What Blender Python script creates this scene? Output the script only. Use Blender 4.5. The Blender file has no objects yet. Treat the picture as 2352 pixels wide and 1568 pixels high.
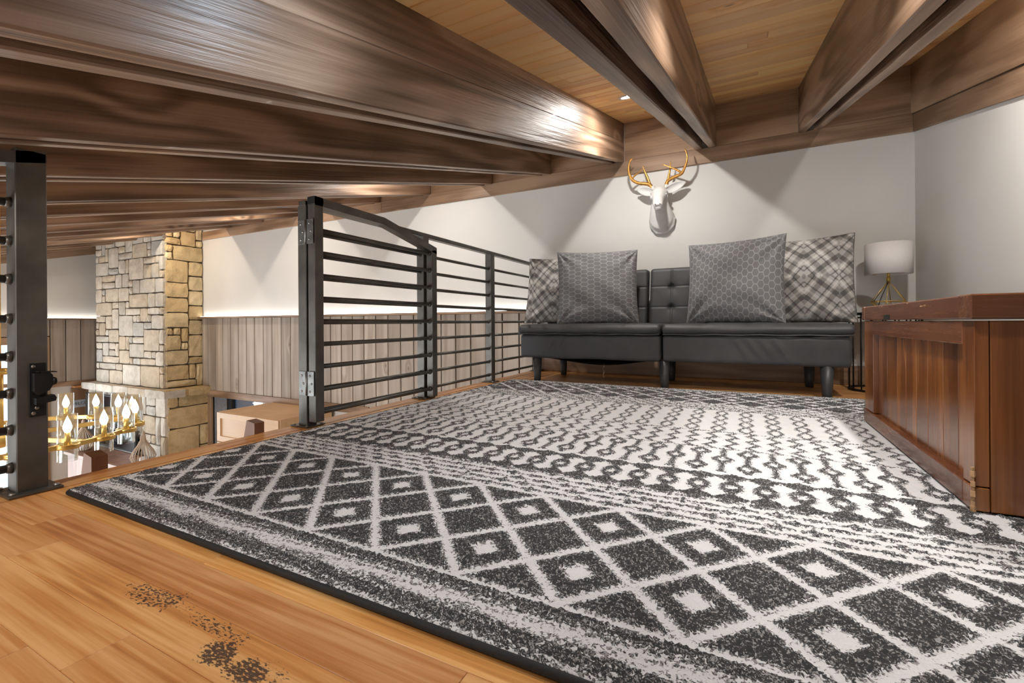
import bpy, bmesh, math, random
import numpy as np
from mathutils import Matrix, Vector, noise as mnoise

random.seed(7)
rng = random.Random(11)
SC = bpy.context.scene
COL = SC.collection

# ------------------------------------------------------------------ key dimensions (metres)
CAM_H = 0.42
D = 3.665            # face of the back wall (Y)
XR = 0.944           # face of the right wall (X)
XL = -8.9            # face of the far left wall (X)
XE = -1.664          # loft edge
ZB, ZT = 1.593, 1.705   # ledger bottom / rafter bottom at the back wall
SL = 0.26            # roof slope
RD = 0.308           # rafter depth
LOWZ = -2.7          # floor of the great room
def roofz(y, z): return z + SL * (y - D)

# ------------------------------------------------------------------ camera
cam_d = bpy.data.cameras.new('camera')
cam = bpy.data.objects.new('camera', cam_d); COL.objects.link(cam)
cam_d.sensor_width = 36.0
cam_d.lens = 36.0 * 1043.0 / 2352.0
cam_d.shift_y = -43.0 / 2352.0
cam_d.clip_start = 0.02
cam.matrix_world = (Matrix.Translation((0, 0, CAM_H)) @ Matrix.Rotation(0.4748, 4, 'Z')
                    @ Matrix.Rotation(math.pi / 2, 4, 'X') @ Matrix.Rotation(-0.0062, 4, 'Z'))
SC.camera = cam

# ------------------------------------------------------------------ world, daylight, exposure
w = bpy.data.worlds.new('world'); SC.world = w; w.use_nodes = True
bg = w.node_tree.nodes['Background']
bg.inputs[0].default_value = (0.80, 0.90, 1.0, 1); bg.inputs[1].default_value = 2.2
SC.view_settings.view_transform = 'Standard'
SC.view_settings.look = 'None'
SC.view_settings.gamma = 1.0
SC.view_settings.use_curve_mapping = False
SC.view_settings.exposure = 0.20
SC.cycles.use_denoising = True
SC.cycles.max_bounces = 6; SC.cycles.diffuse_bounces = 4; SC.cycles.glossy_bounces = 3; SC.cycles.transparent_max_bounces = 12
SC.cycles.use_light_tree = False
SC.cycles.use_adaptive_sampling = True; SC.cycles.adaptive_threshold = 0.03
SC.cycles.sample_clamp_indirect = 6.0

def area_light(name, loc, direction, sx, sy, power, color):
    l = bpy.data.lights.new(name, 'AREA'); l.shape = 'RECTANGLE'; l.size = sx; l.size_y = sy
    l.energy = power; l.color = color
    o = bpy.data.objects.new(name, l); COL.objects.link(o); o.location = loc
    o.rotation_euler = Vector(direction).to_track_quat('-Z', 'Y').to_euler()
    return o
DAY = (0.93, 0.965, 1.0)
# daylight entering by the tall window of the left wall and by the glass front of the great room
area_light('window_daylight', (XL + 0.06, 1.55, -1.05), (1, 0, 0.05), 2.0, 2.3, 75, DAY)
area_light('glass_front_daylight', (-3.5, -2.50, -1.10), (0.45, 1, 0.30), 2.6, 2.0, 95, DAY)
# added fill at an unseen opening behind the camera, brightening the loft
area_light('loft_rear_fill', (-0.42, -2.12, 0.165), (0, 1, 0.12), 2.25, 0.27, 8, (1.0, 0.98, 0.95))

# ------------------------------------------------------------------ mesh helpers
WO = {}
class MB:
    def __init__(s): s.v = []; s.f = []; s.sm = []
    def add(s, vs, fs, smooth=False):
        n = len(s.v); s.v += [tuple(p) for p in vs]
        s.f += [tuple(i + n for i in f) for f in fs]; s.sm += [smooth] * len(fs)
        return s
    def box(s, x0, x1, y0, y1, z0, z1, b=0.0):
        if b <= 0:
            vs = [(x, y, z) for x in (x0, x1) for y in (y0, y1) for z in (z0, z1)]
            fs = [(0, 1, 3, 2), (4, 6, 7, 5), (0, 4, 5, 1), (2, 3, 7, 6), (0, 2, 6, 4), (1, 5, 7, 3)]
            return s.add(vs, fs)
        c = ((x0 + x1) / 2, (y0 + y1) / 2, (z0 + z1) / 2); h = ((x1 - x0) / 2, (y1 - y0) / 2, (z1 - z0) / 2)
        return s.obox(c, h, None, b)
    def obox(s, c, h, R=None, b=0.0):
        R = R or Matrix.Identity(3); c = Vector(c)
        hx, hy, hz = h
        if b <= 0:
            vs = [c + R @ Vector((x, y, z)) for x in (-hx, hx) for y in (-hy, hy) for z in (-hz, hz)]
            return s.add(vs, [(0, 1, 3, 2), (4, 6, 7, 5), (0, 4, 5, 1), (2, 3, 7, 6), (0, 2, 6, 4), (1, 5, 7, 3)])
        bm = bmesh.new(); bmesh.ops.create_cube(bm, size=2)
        for v in bm.verts: v.co = Vector((v.co.x * hx, v.co.y * hy, v.co.z * hz))
        bmesh.ops.bevel(bm, geom=bm.edges[:], offset=b, segments=1, profile=0.5, affect='EDGES')
        bm.verts.index_update()
        vs = [c + R @ v.co for v in bm.verts]; fs = [[v.index for v in f.verts] for f in bm.faces]
        bm.free(); return s.add(vs, fs)
    def tube(s, pts, r, n=8, caps=True, smooth=True, closed=False):
        pts = [Vector(p) for p in pts]; m = len(pts)
        rs = r if isinstance(r, (list, tuple)) else [r] * m
        up = None; vs = []
        for i in range(m):
            if closed: t = pts[(i + 1) % m] - pts[i - 1]
            else: t = pts[min(i + 1, m - 1)] - pts[max(i - 1, 0)]
            t.normalize()
            if up is None:
                up = Vector((0, 0, 1)) if abs(t.z) < 0.9 else Vector((1, 0, 0))
            a = t.cross(up); a.normalize(); up = a.cross(t); up.normalize()
            for k in range(n):
                th = 2 * math.pi * (k + .5) / n
                vs.append(pts[i] + (a * math.cos(th) + up * math.sin(th)) * rs[i])
        fs = []
        for i in range(m if closed else m - 1):
            j = (i + 1) % m
            for k in range(n):
                k2 = (k + 1) % n
                fs.append((i * n + k, i * n + k2, j * n + k2, j * n + k))
        s.add(vs, fs, smooth)
        if caps and not closed:
            n0 = len(s.v) - len(vs)
            s.f.append(tuple(n0 + k for k in range(n))[::-1]); s.sm.append(False)
            s.f.append(tuple(n0 + (m - 1) * n + k for k in range(n))); s.sm.append(False)
        return s
    def lathe(s, prof, c=(0, 0, 0), n=24, smooth=True):
        c = Vector(c); vs = []; m = len(prof)
        for (r, z) in prof:
            for k in range(n):
                a = 2 * math.pi * k / n
                vs.append(c + Vector((r * math.cos(a), r * math.sin(a), z)))
        fs = [(i * n + k, i * n + (k + 1) % n, (i + 1) * n + (k + 1) % n, (i + 1) * n + k) for i in range(m - 1) for k in range(n)]
        return s.add(vs, fs, smooth)
    def prism(s, poly, axis, a0, a1):
        """poly: 2-D outline; axis 0: (y,z), 1: (x,z), 2: (x,y)"""
        def P(p, a):
            return (a, p[0], p[1]) if axis == 0 else ((p[0], a, p[1]) if axis == 1 else (p[0], p[1], a))
        n = len(poly); vs = [P(p, a0) for p in poly] + [P(p, a1) for p in poly]
        fs = [tuple(range(n)), tuple(range(2 * n - 1, n - 1, -1))] + [(i, i + n, (i + 1) % n + n, (i + 1) % n) for i in range(n)]
        return s.add(vs, fs)
    def loft(s, secs, n=16, smooth=True):
        """secs: (centre, half-axis vector a, half-axis vector b)"""
        vs = []
        for c, a, b in secs:
            c, a, b = Vector(c), Vector(a), Vector(b)
            for k in range(n):
                t = 2 * math.pi * k / n; vs.append(c + a * math.cos(t) + b * math.sin(t))
        m = len(secs)
        fs = [(i * n + k, i * n + (k + 1) % n, (i + 1) * n + (k + 1) % n, (i + 1) * n + k) for i in range(m - 1) for k in range(n)]
        fs += [tuple(range(n))[::-1], tuple((m - 1) * n + k for k in range(n))]
        return s.add(vs, fs, smooth)
    def ell(s, c, r, R=None, n=20):
        R = R or Matrix.Identity(3); secs = []; c = Vector(c)
        for i in range(1, n // 2):
            p = math.pi * i / (n // 2); q = math.sin(p)
            secs.append((c + R @ Vector((0, 0, -r[2] * math.cos(p))), R @ Vector((r[0] * q, 0, 0)), R @ Vector((0, r[1] * q, 0))))
        return s.loft(secs, n)
    def shear(s):
        s.v = [(x, y, z + SL * (y - D)) for (x, y, z) in s.v]; return s
    def mesh(s, name, mat=None, fix=True):
        me = bpy.data.meshes.new(name); me.from_pydata(s.v, [], s.f)
        me.polygons.foreach_set('use_smooth', s.sm)
        if fix:
            bm = bmesh.new(); bm.from_mesh(me); bmesh.ops.recalc_face_normals(bm, faces=bm.faces[:]); bm.to_mesh(me); bm.free()
        if mat: me.materials.append(mat)
        me.update(); return me
    def build(s, name, mat, parent=None, **kw):
        return link(name, s.mesh(name, mat), parent, **kw)

def link(name, me, parent=None, loc=(0, 0, 0), rot=None):
    """loc is a world position; parents are never rotated or scaled"""
    o = bpy.data.objects.new(name, me); COL.objects.link(o)
    loc = Vector(loc); WO[o.name] = loc
    if parent is not None:
        o.parent = parent; o.location = loc - WO[parent.name]
    else: o.location = loc
    if rot is not None: o.rotation_euler = rot
    return o
def tag(o, label=None, cat=None, group=None, kind=None):
    if label: o['label'] = label
    if cat: o['category'] = cat
    if group: o['group'] = group
    if kind: o['kind'] = kind
    return o
def thing(name, loc, label=None, cat=None, group=None, kind=None):
    return tag(link(name, None, None, loc), label, cat, group, kind)
def B(*a, **k): return MB().box(*a, **k)

def roundbox(x0, x1, y0, y1, z0, z1, r, n=10, disp=None):
    """rounded box as a dense closed grid; disp(p, normal) -> p"""
    c = Vector(((x0 + x1) / 2, (y0 + y1) / 2, (z0 + z1) / 2)); h = Vector(((x1 - x0) / 2, (y1 - y0) / 2, (z1 - z0) / 2))
    nn = n if isinstance(n, (list, tuple)) else (n, n, n)
    def ticks(hh, k):
        e = [-1 + 0.0, ]
        rr = min(r, hh)
        t = [-hh + rr * (1 - math.cos(a * math.pi / 2 / 4)) for a in range(5)]
        inner = [-hh + rr + (2 * hh - 2 * rr) * i / k for i in range(1, k)]
        return t + inner + [-q for q in t[::-1]]
    T = [ticks(h[i], nn[i]) for i in range(3)]
    idx = {}; vs = []; fs = []
    def V(i, j, k):
        key = (i, j, k)
        if key in idx: return idx[key]
        p = Vector((T[0][i], T[1][j], T[2][k])); q = Vector([max(-h[a] + min(r, h[a]), min(h[a] - min(r, h[a]), p[a])) for a in range(3)])
        d = p - q
        nrm = d.normalized() if d.length > 1e-9 else Vector((0, 0, 1))
        # round only where the point lies in an edge or corner zone
        p2 = q + nrm * min(r, h.x, h.y, h.z) if d.length > 1e-9 else p
        for a in range(3):
            p2[a] = max(-h[a], min(h[a], p2[a]))
        p2 = p2 + c
        if disp: p2 = disp(p2, nrm)
        idx[key] = len(vs); vs.append(p2); return idx[key]
    N = [len(t) - 1 for t in T]
    for a in range(3):
        b_, c_ = (a + 1) % 3, (a + 2) % 3
        for side in (0, N[a]):
            for j in range(N[b_]):
                for k in range(N[c_]):
                    q = []
                    for (jj, kk) in ((j, k), (j + 1, k), (j + 1, k + 1), (j, k + 1)):
                        t = [0, 0, 0]; t[a] = side; t[b_] = jj; t[c_] = kk; q.append(V(*t))
                    fs.append(tuple(q if side else q[::-1]))
    return MB().add(vs, fs, True)

# ------------------------------------------------------------------ material helpers
class NT:
    def __init__(s, name):
        s.m = bpy.data.materials.new(name); s.m.use_nodes = True; s.t = s.m.node_tree
        s.p = s.t.nodes['Principled BSDF']; s.out = s.t.nodes['Material Output']
    def n(s, typ, ins=None, **props):
        nd = s.t.nodes.new(typ)
        for k, v in props.items(): setattr(nd, k, v)
        for k, v in (ins or {}).items(): s.set(nd.inputs[k], v)
        return nd
    def set(s, sock, v):
        if isinstance(v, bpy.types.NodeSocket): s.t.links.new(v, sock)
        elif isinstance(v, bpy.types.Node): s.t.links.new(v.outputs[0], sock)
        else: sock.default_value = v
    def math(s, op, a, b=0.0, clamp=False):
        return s.n('ShaderNodeMath', {0: a, 1: b}, operation=op, use_clamp=clamp).outputs[0]
    def mix(s, f, a, b):
        return s.n('ShaderNodeMix', {0: f, 6: a, 7: b}, data_type='RGBA').outputs[2]
    def ramp(s, f, stops):
        r = s.n('ShaderNodeValToRGB', {0: f}); e = r.color_ramp.elements
        while len(e) < len(stops): e.new(0.5)
        for q, (pos, c) in zip(e, stops): q.position = pos; q.color = (*c, 1) if len(c) == 3 else c
        return r.outputs[0]
    def smooth(s, v, lo, hi):
        return s.n('ShaderNodeMapRange', {0: v, 1: lo, 2: hi, 3: 0.0, 4: 1.0}, interpolation_type='SMOOTHSTEP').outputs[0]
    def noise(s, vec, scale, detail=3.0, dist=0.0, rough=0.5):
        d = {'Scale': scale, 'Detail': detail, 'Distortion': dist, 'Roughness': rough}
        if vec is not None: d['Vector'] = vec
        return s.n('ShaderNodeTexNoise', d).outputs[0]
    def mapping(s, vec, scale=(1, 1, 1), loc=(0, 0, 0)):
        return s.n('ShaderNodeMapping', {'Vector': vec, 'Scale': scale, 'Location': loc}).outputs[0]
    def obj(s): return s.n('ShaderNodeTexCoord').outputs['Object']
    def rnd(s): return s.n('ShaderNodeObjectInfo').outputs['Random']
    def bump(s, h, strength=0.3, dist=0.002):
        s.set(s.p.inputs['Normal'], s.n('ShaderNodeBump', {'Strength': strength, 'Distance': dist, 'Height': h}).outputs[0])
    def set_p(s, **k):
        names = {'color': 'Base Color', 'rough': 'Roughness', 'metal': 'Metallic', 'spec': 'Specular IOR Level', 'coat': 'Coat Weight', 'coatr': 'Coat Roughness', 'sheen': 'Sheen Weight'}
        for a, v in k.items(): s.set(s.p.inputs[names[a]], v)
        return s

def C4(c): return (c[0], c[1], c[2], 1.0)
def plain(name, col, rough=0.5, metal=0.0, var=0.12, scale=30.0, bump=0.1, bscale=None, spec=0.5, coat=0.0):
    k = NT(name); v = k.obj()
    n1 = k.noise(v, scale, 4)
    lo = [c * (1 - var) for c in col]; hi = [min(1, c * (1 + var)) for c in col]
    k.set_p(color=k.ramp(n1, [(0.3, lo), (0.7, hi)]), rough=rough, metal=metal, spec=spec, coat=coat)
    if bump: k.bump(k.noise(v, bscale or scale * 6, 3), bump, 0.001)
    return k.m
def wood(name, c0, c1, c2, axis=0, sc=1.0, rough=0.45, bump=0.25, knots=0.0, kc=(0.05, 0.03, 0.02), randv=0.25, freq=26.0, coat=0.0, spec=0.5, extra=None, huev=0.0, bdist=0.002, ringw=0.5, flat=None, con=1.0, st=0.13, rotx=0.0, fine=0.42):
    k = NT(name); v = k.obj(); r = k.rnd()
    off = k.n('ShaderNodeCombineXYZ', {0: k.math('MULTIPLY', r, 37.0), 1: k.math('MULTIPLY', r, 61.0), 2: k.math('MULTIPLY', r, 17.0)}).outputs[0]
    vv = k.n('ShaderNodeVectorMath', {0: v, 1: off}, operation='ADD').outputs[0]
    if rotx: vv = k.n('ShaderNodeMapping', {'Vector': vv, 'Rotation': (rotx, 0, 0)}).outputs[0]
    s1 = [1.0, 1.0, 1.0]; s1[axis] = st
    s2 = [1.0, 1.0, 1.0]; s2[axis] = 0.025
    s3 = [1.0, 1.0, 1.0]; s3[axis] = 0.45
    if flat is not None: s3[flat] = 0.0
    v1 = k.mapping(vv, s1); v2 = k.mapping(vv, s2); v3 = k.mapping(vv, s3)
    # knots bend the figure around them
    vor = k.n('ShaderNodeTexVoronoi', {'Vector': v3, 'Scale': 4.2 * sc})
    kd = vor.outputs['Distance']; kr = k.n('ShaderNodeSeparateColor', {0: vor.outputs['Color']}).outputs[0]
    on = k.math('GREATER_THAN', kr, 1.0 - knots)
    near = k.math('MULTIPLY', on, k.math('SUBTRACT', 1.0, k.smooth(kd, 0.0, 0.28)))
    n1 = k.noise(v1, 5.0 * sc, 2.0, 0.3)
    fig = k.math('ADD', k.math('MULTIPLY', n1, freq), k.math('MULTIPLY', near, 6.0))
    ring = k.math('MULTIPLY_ADD', k.math('SINE', fig), 0.5); 
    ring.node.inputs[2].default_value = 0.5
    n2 = k.noise(v2, 90.0 * sc, 4.0, 0.0, 0.6)
    n3 = k.noise(vv, 2.2 * sc, 2.0)
    f = k.math('ADD', k.math('MULTIPLY', ring, ringw * 0.55), k.math('ADD', k.math('MULTIPLY', n2, fine), k.math('MULTIPLY', n3, 0.45)))
    col = k.ramp(f, [(0.56 - 0.28 / con, c0), (0.56, c1), (0.56 + 0.28 / con, c2)])
    if knots > 0:
        km = k.math('MULTIPLY', on, k.math('SUBTRACT', 1.0, k.smooth(k.math('ADD', kd, k.math('MULTIPLY', n2, 0.05)), 0.03, 0.10)))
        col = k.mix(k.math('MULTIPLY', km, 0.8), col, C4(kc))
    hs = k.n('ShaderNodeHueSaturation', {'Hue': k.math('MULTIPLY_ADD', r, huev), 'Saturation': 1.0, 'Value': k.math('MULTIPLY_ADD', r, randv), 'Color': col})
    for q, add in ((hs.inputs['Hue'], 0.5 - huev / 2), (hs.inputs['Value'], 1.0 - randv / 2)):
        q.links[0].from_node.inputs[2].default_value = add
    col = hs.outputs[0]
    if extra: col = extra(k, col)
    k.set_p(color=col, rough=k.math('MULTIPLY_ADD', n2, 0.2), coat=coat, spec=spec)
    k.p.inputs['Roughness'].links[0].from_node.inputs[2].default_value = rough - 0.1
    if bump: k.bump(n2, bump, bdist)
    return k.m
def emit(name, col, strength):
    k = NT(name); v = k.obj(); n = k.noise(v, 5.0)
    k.set_p(color=C4(col), rough=0.4)
    k.set(k.p.inputs['Emission Color'], k.ramp(n, [(0.0, [c * 0.97 for c in col]), (1.0, col)]))
    k.p.inputs['Emission Strength'].default_value = strength
    return k.m
def thin_glass(name, tint=(1, 1, 1), gloss=0.02):
    k = NT(name); t = k.t
    tr = k.n('ShaderNodeBsdfTransparent', {0: C4(tint)}); gl = k.n('ShaderNodeBsdfGlossy', {0: (1, 1, 1, 1), 'Roughness': gloss})
    fr = k.n('ShaderNodeFresnel', {'IOR': 1.45})
    mx = k.n('ShaderNodeMixShader', {0: k.math('MINIMUM', k.math('MULTIPLY', fr, 0.7), 0.5), 1: tr.outputs[0], 2: gl.outputs[0]})
    t.links.new(mx.outputs[0], k.out.inputs[0]); return k.m

M = {}
M['wall'] = plain('wall_paint', (0.70, 0.69, 0.66), 0.75, var=0.02, scale=3, bump=0.06, bscale=220, spec=0.25)
M['subfloor'] = plain('subfloor', (0.16, 0.09, 0.045), 0.7)
def stains(k, col):
    pos = k.n('ShaderNodeNewGeometry').outputs['Position']
    tot = None
    nz = k.noise(k.mapping(pos, (1.0, 2.2, 1.0)), 140.0, 3.0, 0.2)
    nb = k.noise(pos, 26.0, 2.0)
    for (x, y, rx, ry, amp) in ((-0.80, 0.372, 0.120, 0.034, 0.04), (-0.605, 0.343, 0.055, 0.028, 0.26), (-0.535, 0.342, 0.060, 0.028, 0.24), (-0.66, 0.372, 0.10, 0.02, -0.05)):
        dv = k.n('ShaderNodeVectorMath', {0: pos, 1: (x, y, 0)}, operation='SUBTRACT').outputs[0]
        dl = k.n('ShaderNodeVectorMath', {0: k.mapping(dv, (1 / rx, 1 / ry, 0))}, operation='LENGTH').outputs[1]
        dl = k.math('ADD', dl, k.math('MULTIPLY', k.math('SUBTRACT', nb, 0.5), 1.5))
        q = k.math('SUBTRACT', 1.0, k.smooth(dl, 0.25, 1.1))
        q = k.math('MULTIPLY', q, k.math('ADD', k.math('MULTIPLY', nb, 0.5), 0.55 + amp))
        tot = q if tot is None else k.math('MAXIMUM', tot, q)
    m = k.smooth(k.math('ADD', nz, k.math('MULTIPLY', tot, 0.42)), 0.76, 0.92)
    return k.mix(k.math('MULTIPLY', m, 0.88), col, (0.025, 0.025, 0.03, 1))
M['floor'] = wood('floor_wood', (0.42, 0.155, 0.040), (0.64, 0.285, 0.086), (0.80, 0.45, 0.18), 0, 1.6, 0.34, 0.16, knots=0.06, kc=(0.10, 0.04, 0.02), randv=0.34, freq=70, spec=0.45, extra=stains, huev=0.012, flat=2, con=1.35, ringw=0.3, st=0.035, fine=0.62)
M['floor_y'] = wood('floor_wood_edge', (0.42, 0.155, 0.040), (0.64, 0.285, 0.086), (0.76, 0.43, 0.17), 1, 1.5, 0.34, 0.14, knots=0.1, kc=(0.10, 0.04, 0.02), randv=0.3, freq=50, flat=2, con=1.3, st=0.04)
M['pine'] = wood('ceiling_pine', (0.80, 0.42, 0.135), (0.92, 0.53, 0.205), (0.95, 0.64, 0.30), 0, 1.2, 0.45, 0.08, knots=0.35, kc=(0.22, 0.09, 0.035), randv=0.26, freq=16, huev=0.015, flat=2, con=1.4, st=0.06)
M['rafter'] = wood('rafter_wood', (0.095, 0.054, 0.031), (0.21, 0.128, 0.080), (0.35, 0.235, 0.16), 1, 0.8, 0.44, 0.7, knots=0.42, kc=(0.022, 0.015, 0.012), randv=0.3, freq=44, bdist=0.005, spec=0.6, flat=0, con=1.4, ringw=0.6, st=0.09, rotx=-math.atan(SL), coat=0.12)
M['trim_x'] = wood('trim_wood', (0.21, 0.125, 0.072), (0.33, 0.21, 0.130), (0.44, 0.30, 0.195), 0, 1.0, 0.5, 0.2, knots=0.28, kc=(0.05, 0.03, 0.02), randv=0.25, freq=20, flat=1, con=1.6)
M['trim_y'] = wood('trim_wood_y', (0.21, 0.125, 0.072), (0.33, 0.21, 0.130), (0.44, 0.30, 0.195), 1, 1.0, 0.5, 0.2, knots=0.28, kc=(0.05, 0.03, 0.02), randv=0.25, freq=20, flat=0, con=1.6, rotx=-math.atan(SL))
M['trim_z'] = wood('trim_wood_z', (0.20, 0.11, 0.06), (0.30, 0.19, 0.11), (0.40, 0.27, 0.17), 2, 1.0, 0.5, 0.2, knots=0.2, randv=0.2, freq=14)
M['wains'] = wood('greywash_board', (0.24, 0.185, 0.14), (0.36, 0.30, 0.245), (0.50, 0.44, 0.375), 2, 1.0, 0.6, 0.3, knots=0.25, kc=(0.10, 0.06, 0.04), randv=0.28, freq=24, flat=1, con=0.85, ringw=0.5, st=0.06)
M['groove'] = plain('groove_dark', (0.07, 0.045, 0.03), 0.8)
M['steel'] = plain('dark_steel', (0.125, 0.118, 0.105), 0.40, 0.65, var=0.25, scale=14, bump=0.08, bscale=160)
M['steel_light'] = plain('bare_steel', (0.16, 0.16, 0.155), 0.32, 0.9, var=0.3, scale=25, bump=0.1)
M['hinge'] = plain('hinge_steel', (0.22, 0.22, 0.21), 0.42, 0.9, var=0.25, scale=40)
M['black_metal'] = plain('black_metal', (0.012, 0.012, 0.013), 0.5, 0.3)
M['screw'] = plain('screw_steel', (0.34, 0.33, 0.31), 0.35, 0.9)
M['gold'] = plain('brushed_gold', (0.78, 0.52, 0.16), 0.30, 0.75, var=0.08, scale=60)
M['gold_antler'] = plain('gold_paint', (0.60, 0.30, 0.075), 0.34, 0.65, var=0.35, scale=70, bump=0.3, bscale=240)
M['glass'] = thin_glass('clear_glass', (0.96, 0.98, 0.98))
M['pane'] = thin_glass('window_glass', (0.92, 0.96, 0.98))
M['plaster'] = plain('white_plaster', (0.66, 0.65, 0.63), 0.55, var=0.04, scale=25, bump=0.25, bscale=130)
M['shade'] = plain('lamp_linen', (0.80, 0.77, 0.75), 0.85, var=0.03, scale=200, bump=0.3, bscale=700, spec=0.1)
M['mortar'] = plain('mortar', (0.17, 0.14, 0.11), 0.9, var=0.2, scale=60, bump=0.5)
M['white_paint'] = plain('white_paint', (0.74, 0.73, 0.71), 0.5, var=0.03)
M['maple'] = wood('maple', (0.56, 0.35, 0.18), (0.66, 0.44, 0.25), (0.72, 0.52, 0.32), 2, 1.0, 0.4, 0.05, randv=0.08, freq=8)
M['maple_x'] = wood('maple_x', (0.56, 0.35, 0.18), (0.66, 0.44, 0.25), (0.72, 0.52, 0.32), 0, 1.0, 0.4, 0.05, randv=0.08, freq=8)
M['walnut'] = wood('ladder_wood', (0.13, 0.055, 0.03), (0.22, 0.105, 0.06), (0.31, 0.17, 0.105), 2, 1.4, 0.45, 0.2, randv=0.15, freq=18)
M['trunk'] = wood('trunk_wood', (0.085, 0.026, 0.008), (0.185, 0.062, 0.017), (0.31, 0.120, 0.034), 2, 1.5, 0.22, 0.10, knots=0.12, kc=(0.05, 0.016, 0.008), randv=0.25, freq=14, spec=0.6)
M['trunk_y'] = wood('trunk_wood_y', (0.085, 0.028, 0.012), (0.15, 0.052, 0.022), (0.22, 0.085, 0.036), 1, 1.5, 0.26, 0.12, knots=0.08, kc=(0.05, 0.016, 0.008), randv=0.2, freq=14, spec=0.6)
M['trunk_x'] = wood('trunk_wood_x', (0.075, 0.024, 0.010), (0.13, 0.045, 0.018), (0.20, 0.075, 0.030), 0, 1.5, 0.26, 0.12, knots=0.08, kc=(0.05, 0.016, 0.008), randv=0.2, freq=14, spec=0.6)
M['dark'] = plain('dark_void', (0.01, 0.008, 0.006), 0.9)
M['screen'] = plain('screen_black', (0.006, 0.007, 0.010), 0.08, 0.0, bump=0.0)
M['slat'] = wood('bent_wood', (0.42, 0.31, 0.22), (0.55, 0.43, 0.32), (0.66, 0.55, 0.43), 2, 2.0, 0.6, 0.1, randv=0.2)
M['candle'] = plain('candle_wax', (0.85, 0.84, 0.82), 0.5, var=0.02)
M['sign'] = plain('sign_blue_grey', (0.42, 0.47, 0.55), 0.6, var=0.1)
M['letters'] = plain('sign_letters', (0.05, 0.05, 0.06), 0.6)
M['bulb'] = emit('bulb_glow', (1.0, 0.95, 0.86), 24.0)
M['lens'] = emit('downlight_glow', (1.0, 0.95, 0.88), 30.0)
M['led'] = emit('led_strip_glow', (1.0, 0.97, 0.92), 8.0)
M['rock'] = None
def stone_mat(name, tan):
    k = NT(name); v = k.obj(); r = k.rnd()
    pal = [(0.0, (0.51, 0.46, 0.38)), (0.25, (0.64, 0.59, 0.51)), (0.5, (0.56, 0.46, 0.33)), (0.75, (0.70, 0.64, 0.55)), (1.0, (0.46, 0.45, 0.42))]
    if tan: pal = [(0.0, (0.65, 0.48, 0.26)), (0.25, (0.77, 0.59, 0.34)), (0.5, (0.55, 0.42, 0.23)), (0.75, (0.83, 0.68, 0.42)), (1.0, (0.70, 0.58, 0.38))]  # side stones: tan that is partly warm light put into the colour
    base = k.ramp(r, pal)
    n = k.noise(v, 9.0, 5.0, 0.2, 0.6); f = k.noise(v, 70.0, 4.0)
    col = k.mix(k.smooth(n, 0.35, 0.7), base, k.n('ShaderNodeHueSaturation', {'Value': 0.76, 'Saturation': 1.05, 'Color': base}).outputs[0])
    k.set_p(color=col, rough=0.85, spec=0.25); k.bump(k.math('ADD', k.math('MULTIPLY', n, 2.0), f), 0.55, 0.008); return k.m
M['stone'] = stone_mat('stone_cream', False); M['stone_warm_lit'] = stone_mat('stone_warm_lit', True)

def leather(name):
    k = NT(name); v = k.obj()
    vo = k.n('ShaderNodeTexVoronoi', {'Vector': v, 'Scale': 420.0}).outputs['Distance']
    n = k.noise(v, 12.0, 4.0)
    k.set_p(color=k.ramp(n, [(0.3, (0.038, 0.038, 0.040)), (0.75, (0.056, 0.056, 0.058))]), rough=k.math('MULTIPLY_ADD', n, 0.16), spec=0.5)
    k.p.inputs['Roughness'].links[0].from_node.inputs[2].default_value = 0.44
    k.bump(k.math('ADD', vo, k.math('MULTIPLY', n, 2.0)), 0.22, 0.0012); return k.m
M['leather'] = leather('black_faux_leather')
M['leg'] = plain('black_leg', (0.040, 0.041, 0.043), 0.42, var=0.15)

# ------------------------------------------------------------------ loft floor
floor = tag(B(XE + 0.012, XR, -2.2, D, -0.28, -0.018).build('floor', M['subfloor']), 'loft floor of orange brown planks', kind='structure')
PW = 0.074
prng = random.Random(3)
y0 = 0.313 - PW * 7
row = 0
while y0 < D - 0.012:
    y1 = min(y0 + PW, D - 0.001)
    x = -1.574; ends = []
    L = prng.uniform(0.25, 0.8)
    if abs(y0 - 0.239) < 0.005: ends = [-0.745, 0.15]
    elif abs(y0 - 0.313) < 0.005: ends = [-1.19, -0.02]
    elif abs(y0 - 0.387) < 0.005: ends = [-1.34, -0.30]
    else:
        e = x + L
        while e < XR - 0.2: ends.append(e); e += prng.uniform(0.55, 1.15)
    for e in ends + [XR - 0.001]:
        B(x + 0.0002, e - 0.0002, y0 + 0.0002, y1 - 0.0002, -0.018, prng.uniform(-0.0003, 0.0001), b=0.0007).build('floor_plank', M['floor'], floor)
        x = e
    y0 += PW; row += 1
for a, b_ in ((-0.4, 0.36), (0.36, 0.925), (0.925, 1.88), (1.88, 2.62), (2.62, D - 0.002)):
    MB().prism([(XE, -0.028), (XE - 0.006, -0.012), (XE, 0.001), (-1.576, 0.001), (-1.576, -0.018), (XE + 0.012, -0.018), (XE + 0.012, -0.028)], 1, a + 0.0006, b_ - 0.0006).build('nosing_board', M['floor_y'], floor)

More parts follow.
